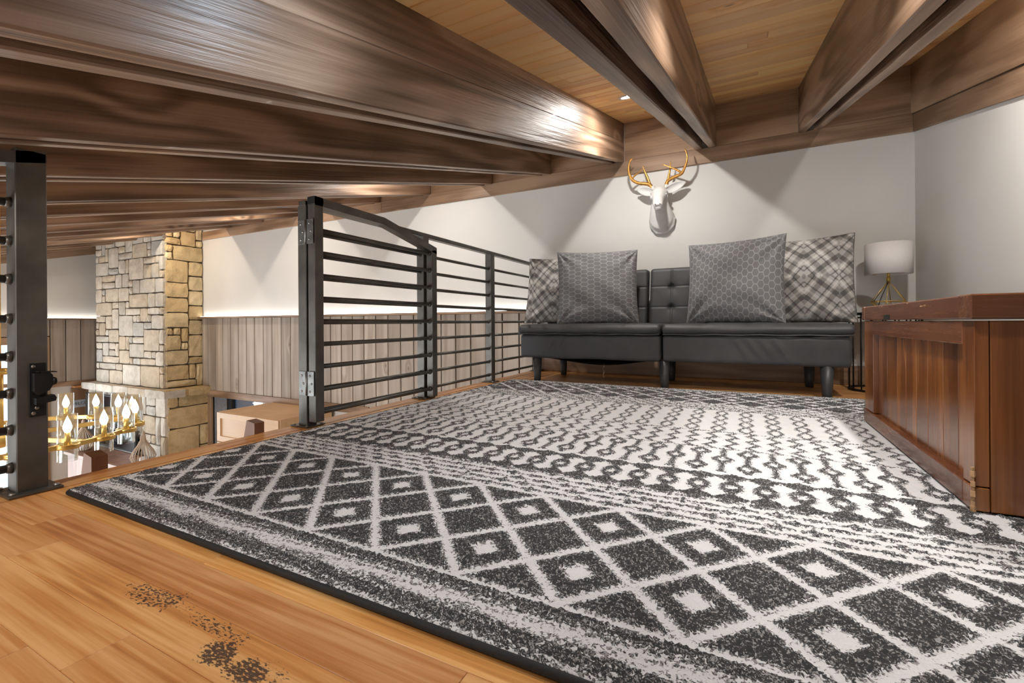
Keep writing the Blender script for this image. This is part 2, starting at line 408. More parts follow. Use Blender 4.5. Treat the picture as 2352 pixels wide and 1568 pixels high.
# ------------------------------------------------------------------ ceiling and rafters
ceil = tag(MB().box(XL - 0.12, XR + 0.12, -3.0, D + 0.1, ZT + RD + 0.014, ZT + RD + 0.12).shear().build('ceiling', M['pine']), 'sloping ceiling of knotty pine boards', kind='structure')
y0 = 0.15; CW = 0.088
while y0 < D:
    y1 = min(y0 + CW, D)
    xs = [-1.55] + sorted([prng.uniform(-1.2, 0.6)]) + [XR + 0.02]
    for a, b_ in zip(xs[:-1], xs[1:]):
        MB().box(a + 0.0006, b_ - 0.0006, y0 + 0.0012, y1 - 0.0012, ZT + RD, ZT + RD + 0.013, b=0.003).shear().build('ceiling_plank', M['pine'], ceil)
    y0 += CW

def wavy_board(x0, x1, ya, yb, z0, z1, seed, n=26, amp=0.004):
    """rough sawn board along Y with an uneven lower edge"""
    r = random.Random(seed); vs = []; fs = []
    b = 0.004
    for i in range(n + 1):
        y = ya + (yb - ya) * i / n
        e = amp * (mnoise.noise(Vector((seed * 3.1, y * 2.3, 0))) + 0.6 * mnoise.noise(Vector((seed * 1.7, y * 7.0, 4))))
        q = amp * 0.6 * mnoise.noise(Vector((y * 3.0, seed, 9)))
        for (x, z) in ((x0 + q, z0 + b + e), (x0 + b + q, z0 + e), (x1 - b, z0 + e * 0.7), (x1, z0 + b + e * 0.7), (x1, z1), (x0, z1)): vs.append((x, y, z))
    for i in range(n):
        for k in range(6): fs.append((i * 6 + k, i * 6 + (k + 1) % 6, (i + 1) * 6 + (k + 1) % 6, (i + 1) * 6 + k))
    fs += [tuple(range(6)), tuple(range(n * 6, n * 6 + 6))]
    return MB().add(vs, fs).shear()
RAF = [(0.393, 'double brown rafter nearest the right wall'),
       (-0.255, 'double brown rafter ending just above the deer antlers, right of the recessed light'),
       (-0.918, 'wide grey brown double rafter with a long glossy face, left of the recessed light'),
       (-1.55, 'double rafter next beyond the glossy one, dark warm brown face'),
       (-2.13, 'third double rafter left of the recessed light'),
       (-2.84, 'fourth double rafter left of the recessed light'),
       (-3.49, 'fifth double rafter left of the recessed light'),
       (-4.14, 'sixth double rafter left of the recessed light'),
       (-4.79, 'seventh double rafter left of the recessed light'),
       (-5.44, 'eighth double rafter left of the recessed light'), (-6.09, 'ninth double rafter left of the recessed light, last before the chimney'),
       (-6.74, 'double rafter stopping at the right corner of the stone chimney'), (-7.39, 'double rafter stopping at the chimney face, right of its middle'),
       (-8.04, 'double rafter stopping at the chimney face, left of its middle'), (-8.66, 'farthest double rafter, beside the far end wall')]
for i, (cx, lab) in enumerate(RAF):
    yb = 3.15 if -8.75 < cx < -6.6 else D - 0.022
    e = thing('rafter', (cx, yb, roofz(yb, ZT)), lab, 'rafter')
    hw = 0.063 + (0.008 if i == 1 else 0.0); g = 0.021
    ya = -2.9
    for side, (a, b_) in enumerate(((cx - hw, cx - g), (cx + g, cx + hw))):
        if i == 2:
            wavy_board(a, b_, ya, yb, ZT, ZT + 0.158, i * 2 + side, amp=0.002).build('rafter_board', M['rafter'], e)
            wavy_board(a + 0.001, b_ - 0.001, ya, yb, ZT + 0.1595, ZT + RD, i * 2 + side + 40, amp=0.001).build('rafter_board', M['rafter'], e)
        else:
            wavy_board(a, b_, ya, yb, ZT, ZT + RD, i * 2 + side).build('rafter_board', M['rafter'], e)

# ------------------------------------------------------------------ walls
def wall_box(mb, *a): return mb.box(*a)
wb = MB()
WX0, WX1, WZ0, WZ1 = -6.50, -5.10, -1.95, -0.56
for (x0, x1, z0, z1) in ((XL - 0.1, WX0, LOWZ, 2.2), (WX1, XR + 0.1, LOWZ, 2.2), (WX0, WX1, LOWZ, WZ0), (WX0, WX1, WZ1, 2.2)):
    wb.box(x0, x1, D, D + 0.1, z0, z1)
wall_back = tag(wb.build('wall_back', M['wall']), 'white back wall running from the loft along the great room', kind='structure')
wall_right = tag(B(XR, XR + 0.1, -2.3, D, LOWZ, 2.2).build('wall_right', M['wall']), 'white right wall of the loft', kind='structure')
LY0, LY1, LZ0, LZ1 = 0.55, 2.65, -2.30, 0.16
wl = MB()
for (y0, y1, z0, z1) in ((-3.0, LY0, LOWZ, 2.0), (LY1, D, LOWZ, 2.0), (LY0, LY1, LOWZ, LZ0), (LY0, LY1, LZ1, 2.0)):
    wl.box(XL - 0.1, XL, y0, y1, z0, z1)
wall_left = tag(wl.build('wall_left', M['wall']), 'far end wall of the great room with a tall window', kind='structure')
wf = MB()
for (x0, x1, z0, z1) in ((XL, -7.9, LOWZ, 0.6), (-2.1, XE, LOWZ, 0.6), (-7.9, -2.1, LOWZ, -2.35), (-7.9, -2.1, -0.05, 0.6), (-5.1, -4.9, -2.35, -0.05)):
    wf.box(x0, x1, -2.70, -2.60, z0, z1)
wf.box(XE - 0.0, XR, -2.3, -2.2, LOWZ, 0.0); wf.box(XE, XR, -2.3, -2.2, 0.32, 0.8)
wf.box(XE, -1.6, -2.3, -2.2, 0.0, 0.32); wf.box(0.75, XR, -2.3, -2.2, 0.0, 0.32)
wf.box(XE - 0.1, XE, -2.70, -2.2, LOWZ, 0.8)
tag(wf.build('wall_front', M['wall']), 'front wall behind the camera with the glass front of the great room', kind='structure')
tag(B(XL - 0.1, XR + 0.1, -2.7, D + 0.1, LOWZ - 0.1, LOWZ).build('floor_lower', M['maple_x']), 'wooden floor of the great room below', kind='structure')
tag(B(XL - 9, XL - 0.4, -9, 12, LOWZ - 0.5, LOWZ - 0.35).build('ground_outside', plain('pale_ground', (0.62, 0.62, 0.60), 0.9, var=0.3, scale=1.5)), 'pale ground outside the tall window', kind='structure')

# ledger along the top of the back wall, blocking between rafters, sloping trim on the side walls
led = tag(B(-6.70, -3.42, D - 0.022, D, ZB, ZT, b=0.002).build('trim_1', M['trim_x']), 'brown ledger board along the top of the back wall', kind='structure')
for a, b_ in ((-3.418, XR - 0.012), (XL, -8.6)):
    B(a, b_, D - 0.022, D, ZB, ZT, b=0.002).build('ledger_board', M['trim_x'], led)
cs = [XR - 0.02 + 0.063] + [r[0] for r in RAF if r[0] > -6.7]
for a, b_ in zip(cs[:-1], cs[1:]):
    B(b_ + 0.064, a - 0.064, D - 0.016, D, ZT + 0.002, ZT + RD + 0.012).build('blocking_board', M['trim_x'], led)
tr = tag(MB().box(XR - 0.022, XR, -2.1, D - 0.017, ZT + 0.003, ZT + RD).shear().build('trim_2', M['trim_y']), 'sloping brown beam along the top of the right wall', kind='structure')
MB().box(XR - 0.013, XR, -2.1, D - 0.022, ZB, ZT, b=0.002).shear().build('trim_board', M['trim_y'], tr)
tag(MB().box(XL, XL + 0.022, -2.5, D - 0.03, ZB + 0.02, ZT + 0.02, b=0.002).shear().build('trim_3', M['trim_y']), 'sloping brown trim along the top of the far end wall', kind='structure')
tag(B(XE + 0.03, XR - 0.002, D - 0.016, D, 0.0, 0.125, b=0.003).build('baseboard_back', M['trim_x']), 'brown wooden baseboard behind the sofa', kind='structure')
tag(B(XR - 0.016, XR, -2.0, D - 0.02, 0.0, 0.125, b=0.003).build('baseboard_right', M['trim_y']), 'brown wooden baseboard along the right wall', kind='structure')

# wainscot of grey-washed boards below the lit ledge
gx = -6.575; WB = 0.1705
B(-6.71, -3.56, D - 0.008, D, -0.475, 0.505).build('wainscot_backing', M['groove'], wall_back)
B(-3.56, XE, D - 0.008, D, -1.0, 0.505).build('wainscot_backing', M['groove'], wall_back)
x = gx - WB
brng = random.Random(21)
while x < XE - 0.02:
    a, b_ = max(x, -6.71), min(x + WB, XE - 0.002)
    zlo = -0.475 if b_ < -3.55 else -1.0
    B(a + 0.0055, b_ - 0.0055, D - 0.026, D - 0.006, zlo, 0.505, b=0.003).build('wainscot_board', M['wains'], wall_back)
    x += WB
B(-6.60, -3.60, D - 0.040, D - 0.008, -0.562, -0.475, b=0.003).build('wainscot_rail', M['trim_x'], wall_back)
B(-6.72, XE - 0.002, D - 0.085, D, 0.505, 0.527, b=0.003).build('wainscot_cap', M['trim_x'], wall_back)
B(XL, XL + 0.008, 1.0, D - 0.4, 0.2, 0.505).build('wainscot_backing', M['groove'], wall_left)
B(XL, XL + 0.008, 2.74, D - 0.4, -0.42, 0.505).build('wainscot_backing', M['groove'], wall_left)
y = 1.06
while y < 3.3:
    zlo = -0.40 if y > 2.74 else 0.27
    B(XL + 0.006, XL + 0.024, y + 0.0045, y + WB - 0.0045, zlo, 0.505, b=0.003).build('wainscot_board', M['wains'], wall_left)
    y += WB
B(XL + 0.008, XL + 0.04, 2.76, 3.40, -0.47, -0.40, b=0.003).build('wainscot_rail', M['trim_y'], wall_left)
B(XL, XL + 0.085, 1.0, 3.55, 0.505, 0.527, b=0.003).build('wainscot_cap', M['trim_y'], wall_left)
tag(B(-6.70, XE - 0.004, D - 0.050, D - 0.030, 0.527, 0.533).build('led_strip', M['led']), 'glowing light strip hidden on the ledge of the long back wall', 'light strip')
tag(B(XL + 0.030, XL + 0.050, 1.0, 3.5, 0.527, 0.533).build('led_strip', M['led']), 'glowing light strip on the ledge of the far end wall', 'light strip')

# tall window in the left wall
win = thing('window_1', (XL, 1.6, LZ0), kind='structure'); win['label'] = 'tall daylit window at the far left end of the great room'
for (y0, y1, z0, z1) in ((LY1, LY1 + 0.11, LZ0 - 0.1, LZ1 + 0.1), (LY0 - 0.11, LY0, LZ0 - 0.1, LZ1 + 0.1)):
    B(XL - 0.02, XL + 0.03, y0, y1, z0, z1, b=0.004).build('window_casing', M['trim_z'], win)
B(XL - 0.02, XL + 0.032, LY0, LY1, LZ1, LZ1 + 0.10, b=0.004).build('window_casing', M['trim_y'], win)
for yy in (LY0 + 0.02, 1.22, 1.90, LY1 - 0.06):
    B(XL - 0.07, XL - 0.03, yy, yy + 0.05, LZ0, LZ1).build('window_mullion', M['white_paint'], win)
for yy in (LY1 - 0.11, LY1 - 0.025):
    B(XL - 0.06, XL - 0.015, yy, yy + 0.014, LZ0, LZ1).build('window_mullion', M['white_paint'], win)
for zz in (-0.42, -1.2):
    B(XL - 0.065, XL - 0.035, LY0, LY1, zz, zz + 0.05).build('window_bar', M['trim_y'], win)
B(XL - 0.052, XL - 0.048, LY0, LY1, LZ0, LZ1).build('window_pane', M['pane'], win)
# window right of the chimney
win2 = thing('window_2', (-5.8, D, WZ0), kind='structure'); win2['label'] = 'window right of the stone chimney, partly hidden by the maple cabinet'
for (x0, x1, z0, z1) in ((WX0 - 0.09, WX0, WZ0 - 0.09, WZ1), (WX1, WX1 + 0.09, WZ0 - 0.09, WZ1), (WX0, WX1, WZ0 - 0.09, WZ0)):
    B(x0, x1, D - 0.03, D + 0.03, z0, z1, b=0.003).build('window_casing', M['trim_z'], win2)
for xx in (WX0 + 0.28, WX0 + 0.36, -5.47, -5.32):
    B(xx, xx + 0.035, D + 0.02, D + 0.07, WZ0, WZ1).build('window_mullion', M['white_paint'] if xx > -6 else M['black_metal'], win2)
B(WX0, WX1, D + 0.045, D + 0.05, WZ0, WZ1).build('window_pane', M['pane'], win2)
B(WX0, WX0 + 0.28, D + 0.015, D + 0.035, WZ0, WZ1).build('window_panel', plain('grey_curtain', (0.20, 0.21, 0.23), 0.8), win2)

B(-6.10, -5.52, D + 0.06, D + 0.075, WZ0, WZ1).build('window_panel', plain('blue_view_panel', (0.13, 0.24, 0.40), 0.7, var=0.06), win2)  # added blue panel behind the pane, standing for the view outside

# door with welcome sign below the end wall's boards
door = thing('door_1', (XL, 3.2, LOWZ), kind='structure'); door['label'] = 'brown wooden door beyond the chandelier at the far end'
B(XL, XL + 0.03, 2.99, 3.62, LOWZ, -0.50, b=0.004).build('door_leaf', M['trim_z'], door)
B(XL, XL + 0.12, 3.00, 3.62, -0.50, -0.475, b=0.003).build('door_head', M['floor_y'], door)
sg = thing('welcome_sign', (XL + 0.03, 3.1, -0.72))
tag(sg, 'small blue grey sign with dark lettering on the far brown door', 'sign')
B(XL + 0.031, XL + 0.043, 3.00, 3.22, -0.80, -0.69, b=0.002).build('sign_board', M['sign'], sg)
fc = bpy.data.curves.new('letters', 'FONT'); fc.body = 'WELCOME'; fc.size = 0.058; fc.align_x = 'CENTER'; fc.align_y = 'CENTER'; fc.extrude = 0.001
fo = bpy.data.objects.new('letters_tmp', fc); COL.objects.link(fo); bpy.context.view_layer.update()
tm = bpy.data.meshes.new_from_object(fo.evaluated_get(bpy.context.evaluated_depsgraph_get())); bpy.data.objects.remove(fo)
tm.materials.clear(); tm.materials.append(M['letters'])
tm.transform(Matrix.Translation((XL + 0.0442, 3.11, -0.745)) @ Matrix.Rotation(math.pi / 2, 4, 'Z') @ Matrix.Rotation(math.pi / 2, 4, 'X'))
link('lettering', tm, sg)

# ------------------------------------------------------------------ stone chimney
def ashlar(wd, ht, cell, r, wmax=5, hmax=3):
    nx, nz = max(1, round(wd / cell)), max(1, round(ht / cell)); used = [[False] * nx for _ in range(nz)]; out = []
    for z in range(nz):
        for x in range(nx):
            if used[z][x]: continue
            ww = r.choice([1, 2, 2, 3, 4, 4, 5]); hh = r.choice([1, 1, 2, 2, 2, 3])
            if hh > ww: hh = ww
            ww = min(ww, nx - x); hh = min(hh, nz - z)
            while any(used[z][x + i] for i in range(ww)): ww -= 1
            for j in range(hh):
                for i in range(ww): used[z + j][x + i] = True
            out.append((x / nx * wd, (x + ww) / nx * wd, z / nz * ht, (z + hh) / nz * ht))
    return out
def stone_mesh(u0, u1, v0, v1, depth, r, place, gap=0.008, proud=0.012):
    """irregular face grid 4 x 3; place(u, v, d) -> world"""
    gu, gv = gap * r.uniform(0.7, 1.3), gap * r.uniform(0.7, 1.3)
    u0 += gu; u1 -= gu; v0 += gv; v1 -= gv
    p = proud * r.uniform(0.4, 1.5); nu, nv = 4, 3; vs = []; fs = []
    jit = 0.006
    for j in range(nv + 1):
        for i in range(nu + 1):
            edge = i in (0, nu) or j in (0, nv); corner = i in (0, nu) and j in (0, nv)
            uu = u0 + (u1 - u0) * i / nu; vv = v0 + (v1 - v0) * j / nv
            if i in (0, nu): uu += r.uniform(-jit, jit) * 0.6
            if j in (0, nv): vv += r.uniform(-jit, jit) * 0.6
            if corner: uu += (0.010 if i == 0 else -0.010) * r.random(); vv += (0.010 if j == 0 else -0.010) * r.random()
            d = depth + (p * 0.25 if edge else p + r.uniform(-0.006, 0.006))
            vs.append(place(uu, vv, d))
    n0 = len(vs)
    ring = [(i, 0) for i in range(nu)] + [(nu, j) for j in range(nv)] + [(i, nv) for i in range(nu, 0, -1)] + [(0, j) for j in range(nv, 0, -1)]
    for (i, j) in ring:
        uu = u0 + (u1 - u0) * i / nu; vv = v0 + (v1 - v0) * j / nv
        vs.append(place(uu, vv, 0.0))
    for j in range(nv):
        for i in range(nu):
            a = j * (nu + 1) + i; fs.append((a, a + 1, a + nu + 2, a + nu + 1))
    for k in range(len(ring)):
        (i, j), (i2, j2) = ring[k], ring[(k + 1) % len(ring)]
        fs.append((j * (nu + 1) + i, n0 + k, n0 + (k + 1) % len(ring), j2 * (nu + 1) + i2))
    return MB().add(vs, fs, False)
CX0, CX1, CYF = -8.575, -6.72, 3.175
chim = thing('stone_chimney', (-7.65, 3.4, LOWZ), 'tall chimney of cream ashlar stone, its side tinted tan for warm light, rising past a stone mantel', 'chimney')
crng = random.Random(5)
SD = 0.05
B(CX0 + SD - 0.015, CX1 - SD + 0.015, CYF + SD - 0.015, D, -0.5, 1.85).build('mortar_core', M['mortar'], chim)
MZ0, MZ1 = -0.52, -0.415
LX0, LX1, LYF = -8.70, -6.58, 3.125
B(LX0 + SD - 0.015, LX1 - SD + 0.015, LYF + SD - 0.015, D - 0.002, LOWZ, -0.46).build('mortar_core', M['mortar'], chim)
def face_front(x0, x1, z0, z1, yf, mat, cell=0.098):
    for (a, b_, c, d) in ashlar(x1 - x0, z1 - z0, cell, crng):
        stone_mesh(x0 + a, x0 + b_, z0 + c, z0 + d, SD, crng, lambda u, v, dd: (u, yf + SD - dd, v)).build('stone', mat, chim)
def face_side(xf, y0, y1, z0, z1, mat, cell=0.10):
    for (a, b_, c, d) in ashlar(y1 - y0, z1 - z0, cell, crng):
        stone_mesh(y0 + a, y0 + b_, z0 + c, z0 + d, SD, crng, lambda u, v, dd: (xf - SD + dd, u, v)).build('stone', mat, chim)
face_front(CX0, CX1, MZ1, 1.72, CYF, M['stone'])
face_side(CX1, CYF + SD * 0.4, D - 0.004, MZ1, 1.78, M['stone_warm_lit'])
face_front(LX0, LX1, -1.75, MZ0, LYF, M['stone'], 0.12)
face_side(LX1, LYF + SD * 0.4, D - 0.004, -1.75, MZ0, M['stone_warm_lit'], 0.13)
# mantel: a course of long stones
xs = [-8.78, -8.33, -7.84, -7.42, -6.98, -6.49]
for a, b_ in zip(xs[:-1], xs[1:]):
    stone_mesh(a, b_, MZ0, MZ1, 0.24, crng, lambda u, v, dd: (u, 3.075 + 0.24 - dd, v), gap=0.003, proud=0.008).build('mantel_stone', M['stone'], chim)
for a, b_ in ((3.085, 3.36), (3.36, D - 0.004)):
    stone_mesh(a, b_, MZ0, MZ1, 0.24, crng, lambda u, v, dd: (-6.515 - 0.24 + dd, u, v), gap=0.003, proud=0.008).build('mantel_stone', M['stone_warm_lit'], chim)

# console and things in front of the chimney
con = thing('media_console', (-7.4, 2.95, LOWZ), 'wooden console below the screen in front of the chimney', 'console')
B(-8.27, -6.22, 2.70, 3.06, -1.33, -1.29, b=0.004).build('console_top', M['walnut'], con)
B(-8.22, -6.27, 2.73, 3.05, LOWZ, -1.33).build('console_body', M['walnut'], con)
tv = thing('television', (-7.9, 3.09, -1.28), 'dark flat screen mounted on the chimney below the stone mantel', 'television')
B(-8.60, -7.17, 3.055, 3.085, -1.27, -0.56, b=0.004).build('tv_frame', M['black_metal'], tv)
B(-8.585, -7.185, 3.051, 3.056, -1.25, -0.575).build('tv_screen', M['screen'], tv)
B(-8.60, -7.17, 3.046, 3.060, -1.285, -1.268, b=0.002).build('tv_trim', M['hinge'], tv)
B(-8.2, -7.6, 3.085, 3.118, -1.1, -0.75).build('tv_bracket', M['black_metal'], tv)
def lantern(cx, cy, zb, sc, lab):
    t = thing('slatted_lantern', (cx, cy, zb), lab, 'lantern')
    prof = [(0.055, 0.0), (0.105, 0.05), (0.125, 0.11), (0.10, 0.18), (0.055, 0.25), (0.026, 0.31), (0.020, 0.37)]
    for k in range(22):
        a = 2 * math.pi * k / 22
        MB().tube([(cx + math.cos(a) * r * sc, cy + math.sin(a) * r * sc, zb + z * sc) for r, z in prof], 0.0042 * sc, 5).build('slat', M['slat'], t)
    MB().lathe([(0.0, 0.012), (0.06, 0.012), (0.06, 0.0), (0.0, 0.0)], (cx, cy, zb), 20).build('base', M['slat'], t)
    MB().lathe([(0.0, 0.43 * sc), (0.012, 0.42 * sc), (0.018, 0.40 * sc), (0.022, 0.36 * sc), (0.026, 0.335 * sc), (0.0, 0.335 * sc)], (cx, cy, zb), 14).build('cap', M['slat'], t)
    MB().lathe([(0.0, 0.10), (0.038, 0.10), (0.04, 0.013), (0.0, 0.013)], (cx, cy, zb), 16).build('candle', M['candle'], t)
lantern(-6.53, 2.86, -1.2885, 1.0, 'pale slatted teardrop lantern right of the dark screen')
lantern(-8.06, 2.84, -1.2885, 1.0, 'pale slatted teardrop lantern left, behind the gold chandelier')

# maple cabinet against the back wall of the great room
cab = thing('maple_cabinet', (-4.67, 3.3, LOWZ), 'tall maple cabinet with a flat top beside the loft, seen from above', 'cabinet')
KX0, KX1, KY0, KY1, KZ = -5.19, -4.15, 2.985, 3.62, -0.54
B(KX0, KX1, KY0, KY1, LOWZ, KZ, b=0.003).build('body', M['maple'], cab)
def shaker(x0, x1, z0, z1, yf, parent, mat):
    d = B(x0, x1, yf - 0.012, yf - 0.0005, z0, z1).build('door', mat, parent)
    s = 0.06
    for (a, b_, c, e) in ((x0, x0 + s, z0, z1), (x1 - s, x1, z0, z1), (x0 + s, x1 - s, z0, z0 + s), (x0 + s, x1 - s, z1 - s, z1)):
        B(a, b_, yf - 0.024, yf - 0.012, c, e, b=0.001).build('door_frame', mat, d)
shaker(KX0 + 0.004, KX1 - 0.004, -0.86, -0.545, KY0, cab, M['maple_x'])
shaker(KX0 + 0.004, -4.675, -1.7, -0.868, KY0, cab, M['maple']); shaker(-4.669, KX1 - 0.004, -1.7, -0.868, KY0, cab, M['maple'])

# ------------------------------------------------------------------ chandelier
CHX, CHY, CHZ, CHR = -3.20, 0.82, -0.12, 0.50
ch = thing('chandelier', (CHX, CHY, CHZ), 'round gold chandelier with candle bulbs in clear glass tubes, hanging past the loft edge', 'chandelier')
NC = 20
pts = [(CHX + CHR * math.cos(2 * math.pi * k / NC + math.radians(9)), CHY + CHR * math.sin(2 * math.pi * k / NC + math.radians(9)), CHZ) for k in range(NC)]
mb = MB()
for k in range(NC):
    a, b_ = Vector(pts[k]), Vector(pts[(k + 1) % NC]); d = (b_ - a); L = d.length / 2 - 0.026; d.normalize()
    R = Matrix((d, Vector((0, 0, 1)).cross(d), Vector((0, 0, 1)))).transposed()
    MB().obox((a + b_) / 2, (L, 0.006, 0.011), R, 0.0015).build('ring_segment', M['gold'], ch)
hoop = MB().lathe([(0.036, -0.010), (0.042, -0.010), (0.042, 0.010), (0.036, 0.010), (0.036, -0.010)], n=20)
hoop.box(-0.036, 0.036, -0.005, 0.005, -0.007, 0.001)
hoop = hoop.mesh('tube_holder', M['gold'])
sleeve = MB().lathe([(0.0, 0.062), (0.010, 0.062), (0.0115, 0.0), (0.0, 0.0)], n=14).mesh('candle_sleeve', M['gold'])
bulb = MB().lathe([(0.009, 0.062), (0.0155, 0.078), (0.016, 0.088), (0.012, 0.104), (0.006, 0.120), (0.0005, 0.134)], n=14).mesh('bulb', M['bulb'])
gtube = MB().lathe([(0.0325, -0.066), (0.0325, 0.142), (0.0345, 0.142), (0.0345, -0.066), (0.0325, -0.066)], n=24).mesh('glass_tube', M['glass'])
for k in range(NC):
    a = 2 * math.pi * k / NC + math.radians(9)
    hld = link('tube_holder', hoop, ch, pts[k], (0, 0, a))
    for nm, me in (('candle_sleeve', sleeve), ('bulb', bulb), ('glass_tube', gtube)):
        link(nm, me, hld, pts[k])
for k in range(0, NC, 4):
    for sgn in (1,):
        q = (Vector(pts[k]) + Vector(pts[(k + 1) % NC])) / 2
        d = q - Vector((CHX, CHY, CHZ)); L = d.length; d.normalize()
        R = Matrix((d, Vector((0, 0, 1)).cross(d), Vector((0, 0, 1)))).transposed()
        MB().obox(Vector((CHX, CHY, CHZ)) + d * L / 2, (L / 2, 0.006, 0.011), R, 0.0015).build('spoke', M['gold'], ch)
MB().lathe([(0.0, -0.05), (0.02, -0.045), (0.045, -0.02), (0.045, 0.02), (0.02, 0.05), (0.0, 0.05)], (CHX, CHY, CHZ), 24).build('hub', M['gold'], ch)
MB().tube([(CHX, CHY, CHZ + 0.03), (CHX, CHY, 0.21)], 0.010, 10).build('column', M['gold'], ch)
MB().tube([(CHX, CHY, 0.21), (CHX, CHY, roofz(CHY, ZT + RD))], 0.0028, 8).build('stem', M['gold'], ch)
MB().lathe([(0.0, 0.03), (0.028, 0.03), (0.028, 0.0), (0.0, 0.0)], (CHX, CHY, 0.185), 20).build('stem_collar', M['gold'], ch)

# ------------------------------------------------------------------ steel railings and gate
def rod(y0, y1, x, z, r=0.0092, z1=None):
    return MB().tube([(x, y0, z), (x, y1, z if z1 is None else z1)], r, 10)
RZ = [0.052 + 0.0937 * i for i in range(9)]
FX = -1.613; PH = 0.0245
fence = thing('loft_railing', (FX, 2.4, 0), 'dark steel railing with horizontal rods from the hinge post to the back wall', 'railing')
def post(par, x, y, top, h=PH, mat='steel', plate=True):
    B(x - h, x + h, y - h, y + h, 0.006, top, b=0.002).build('post', M[mat], par)
    if plate:
        pl = B(x - 0.05, x + 0.05, y - 0.045, y + 0.045, 0.0015, 0.0075, b=0.001).build('base_plate', M['steel'], par)
        for sx in (-1, 1):
            for sy in (-1, 1):
                MB().lathe([(0.0, 0.004), (0.006, 0.003), (0.007, 0.0), (0.0, 0.0)], (x + sx * 0.038, y + sy * 0.035, 0.0075), 8).build('bolt', M['screw'], pl)
FTOP = 0.925
for yy in (1.285, 2.045, 2.80, 3.60): post(fence, FX, yy, FTOP - 0.02)
B(FX - 0.021, FX + 0.021, 1.26, D - 0.02, FTOP - 0.022, FTOP, b=0.0025).build('top_rail', M['steel'], fence)
for (a, b_) in ((1.31, 2.02), (2.07, 2.775), (2.825, 3.575)):
    for z in RZ:
        q = rod(a, b_, FX, z).build('rod', M['steel'], fence)
        for e, s_ in ((a, 1), (b_, -1)):
            MB().lathe([(0.0, 0.0), (0.0125, 0.0), (0.0105, 0.007), (0.0, 0.010)], n=8).build('weld', M['steel'], q, loc=(FX, e, z), rot=(-s_ * math.pi / 2, 0, 0))
GX = -1.5605; GH = 0.021
gate = thing('railing_gate', (GX, 1.7, 0.01), 'open steel gate folded back against the railing, its top corner sloping down', 'gate')
GT0, GTB, GT1, GYB, GY1 = 0.935, 0.917, 0.842, 1.665, 2.055
B(GX - GH, GX + GH, 1.264, 1.306, 0.022, GT0 - 0.003, b=0.002).build('hinge_stile', M['steel'], gate)
B(GX - GH, GX + GH, GY1 - 0.020, GY1 + 0.022, 0.012, GT1 - 0.015, b=0.002).build('latch_stile', M['steel'], gate)
def flatbar(y0, z0, y1, z1, x, hx, t):
    return MB().prism([(y0, z0 - t), (y1, z1 - t), (y1, z1), (y0, z0)], 0, x - hx, x + hx)
flatbar(1.264, GT0, GYB, GTB + 0.012, GX, GH, 0.034).build('top_rail', M['steel'], gate)
flatbar(GYB, GTB + 0.012, GY1 + 0.022, GT1, GX, GH, 0.036).build('top_rail', M['steel'], gate)
B(GX - GH - 0.0, GX + GH, 1.2635, 1.3065, GT0 - 0.028, GT0 + 0.001).build('end_cap', M['black_metal'], gate)
for i in range(9):
    z = 0.056 + 0.0938 * i
    q = rod(1.306, GY1 - 0.020, GX, z, 0.0092).build('rod', M['steel'], gate)
    MB().lathe([(0.0, 0.0), (0.0145, 0.0), (0.0115, 0.010), (0.0, 0.013)], n=8).build('weld', M['steel'], q, loc=(GX, GY1 - 0.020, z), rot=(math.pi / 2, 0, 0))
for (za, zb_) in ((0.745, 0.845), (0.128, 0.228)):
    hg = thing_h = MB().tube([(-1.5855, 1.2575, za + 0.004), (-1.5855, 1.2575, zb_ - 0.004)], 0.0052, 10).build('hinge', M['hinge'], gate)
    for (x0, x1) in ((-1.631, -1.590), (-1.581, -1.543)):
        B(x0, x1, 1.2575, 1.2605, za, zb_, b=0.001).build('hinge_leaf', M['hinge'], hg)
        for i in range(3):
            zz = za + 0.018 + i * 0.032
            MB().lathe([(0.0, 0.0025), (0.0045, 0.0015), (0.005, 0.0), (0.0, 0.0)], n=10).build('screw', M['screw'], hg, loc=((x0 + x1) / 2 + (0.006 if i % 2 else -0.004), 1.2575, zz), rot=(math.pi / 2, 0, 0))
# railing at the other side of the opening (left edge of the frame)
lr = thing('loft_railing', (-1.622, 0.2, 0), 'steel railing end at the far left, its post carrying the latch', 'railing')
LPX, LPY = -1.6285, 0.465; PH = 0.0290
B(LPX - PH, LPX + PH, LPY - PH, LPY + PH, 0.006, 0.862, b=0.002).build('post', M['steel'], lr)
pl = B(LPX - 0.055, LPX + 0.055, LPY - 0.05, LPY + 0.05, 0.0015, 0.0075, b=0.001).build('base_plate', M['steel'], lr)
for sx in (-1, 1):
    for sy in (-1, 1):
        MB().lathe([(0.0, 0.006), (0.006, 0.005), (0.007, 0.0), (0.0, 0.0)], (LPX + sx * 0.042, LPY + sy * 0.04, 0.0075), 8).build('bolt', M['screw'], pl)
flatbar(-1.3, 0.862 - 0.26 * 1.79, LPY + PH, 0.868, LPX, PH, 0.030).build('top_rail', M['steel'], lr)
for i in range(8):
    z = (0.066, 0.160, 0.251, 0.343, 0.437, 0.536, 0.631, 0.727)[i]
    yend = -1.2 if z < 0.36 else max(-1.2, LPY - (0.82 - z) / 0.26)
    q = rod(yend, LPY - PH, LPX, z, 0.0100).build('rod', M['steel'], lr)
    MB().lathe([(0.0, 0.0), (0.0145, 0.0), (0.0115, 0.010), (0.0, 0.013)], n=8).build('weld', M['steel'], q, loc=(LPX, LPY - PH, z), rot=(math.pi / 2, 0, 0))
lt = B(LPX + PH, LPX + PH + 0.003, 0.458, 0.490, 0.190, 0.325, b=0.001).build('latch', M['black_metal'], lr)
lt['label'] = 'black spring latch screwed to the post'
x = LPX + PH + 0.003
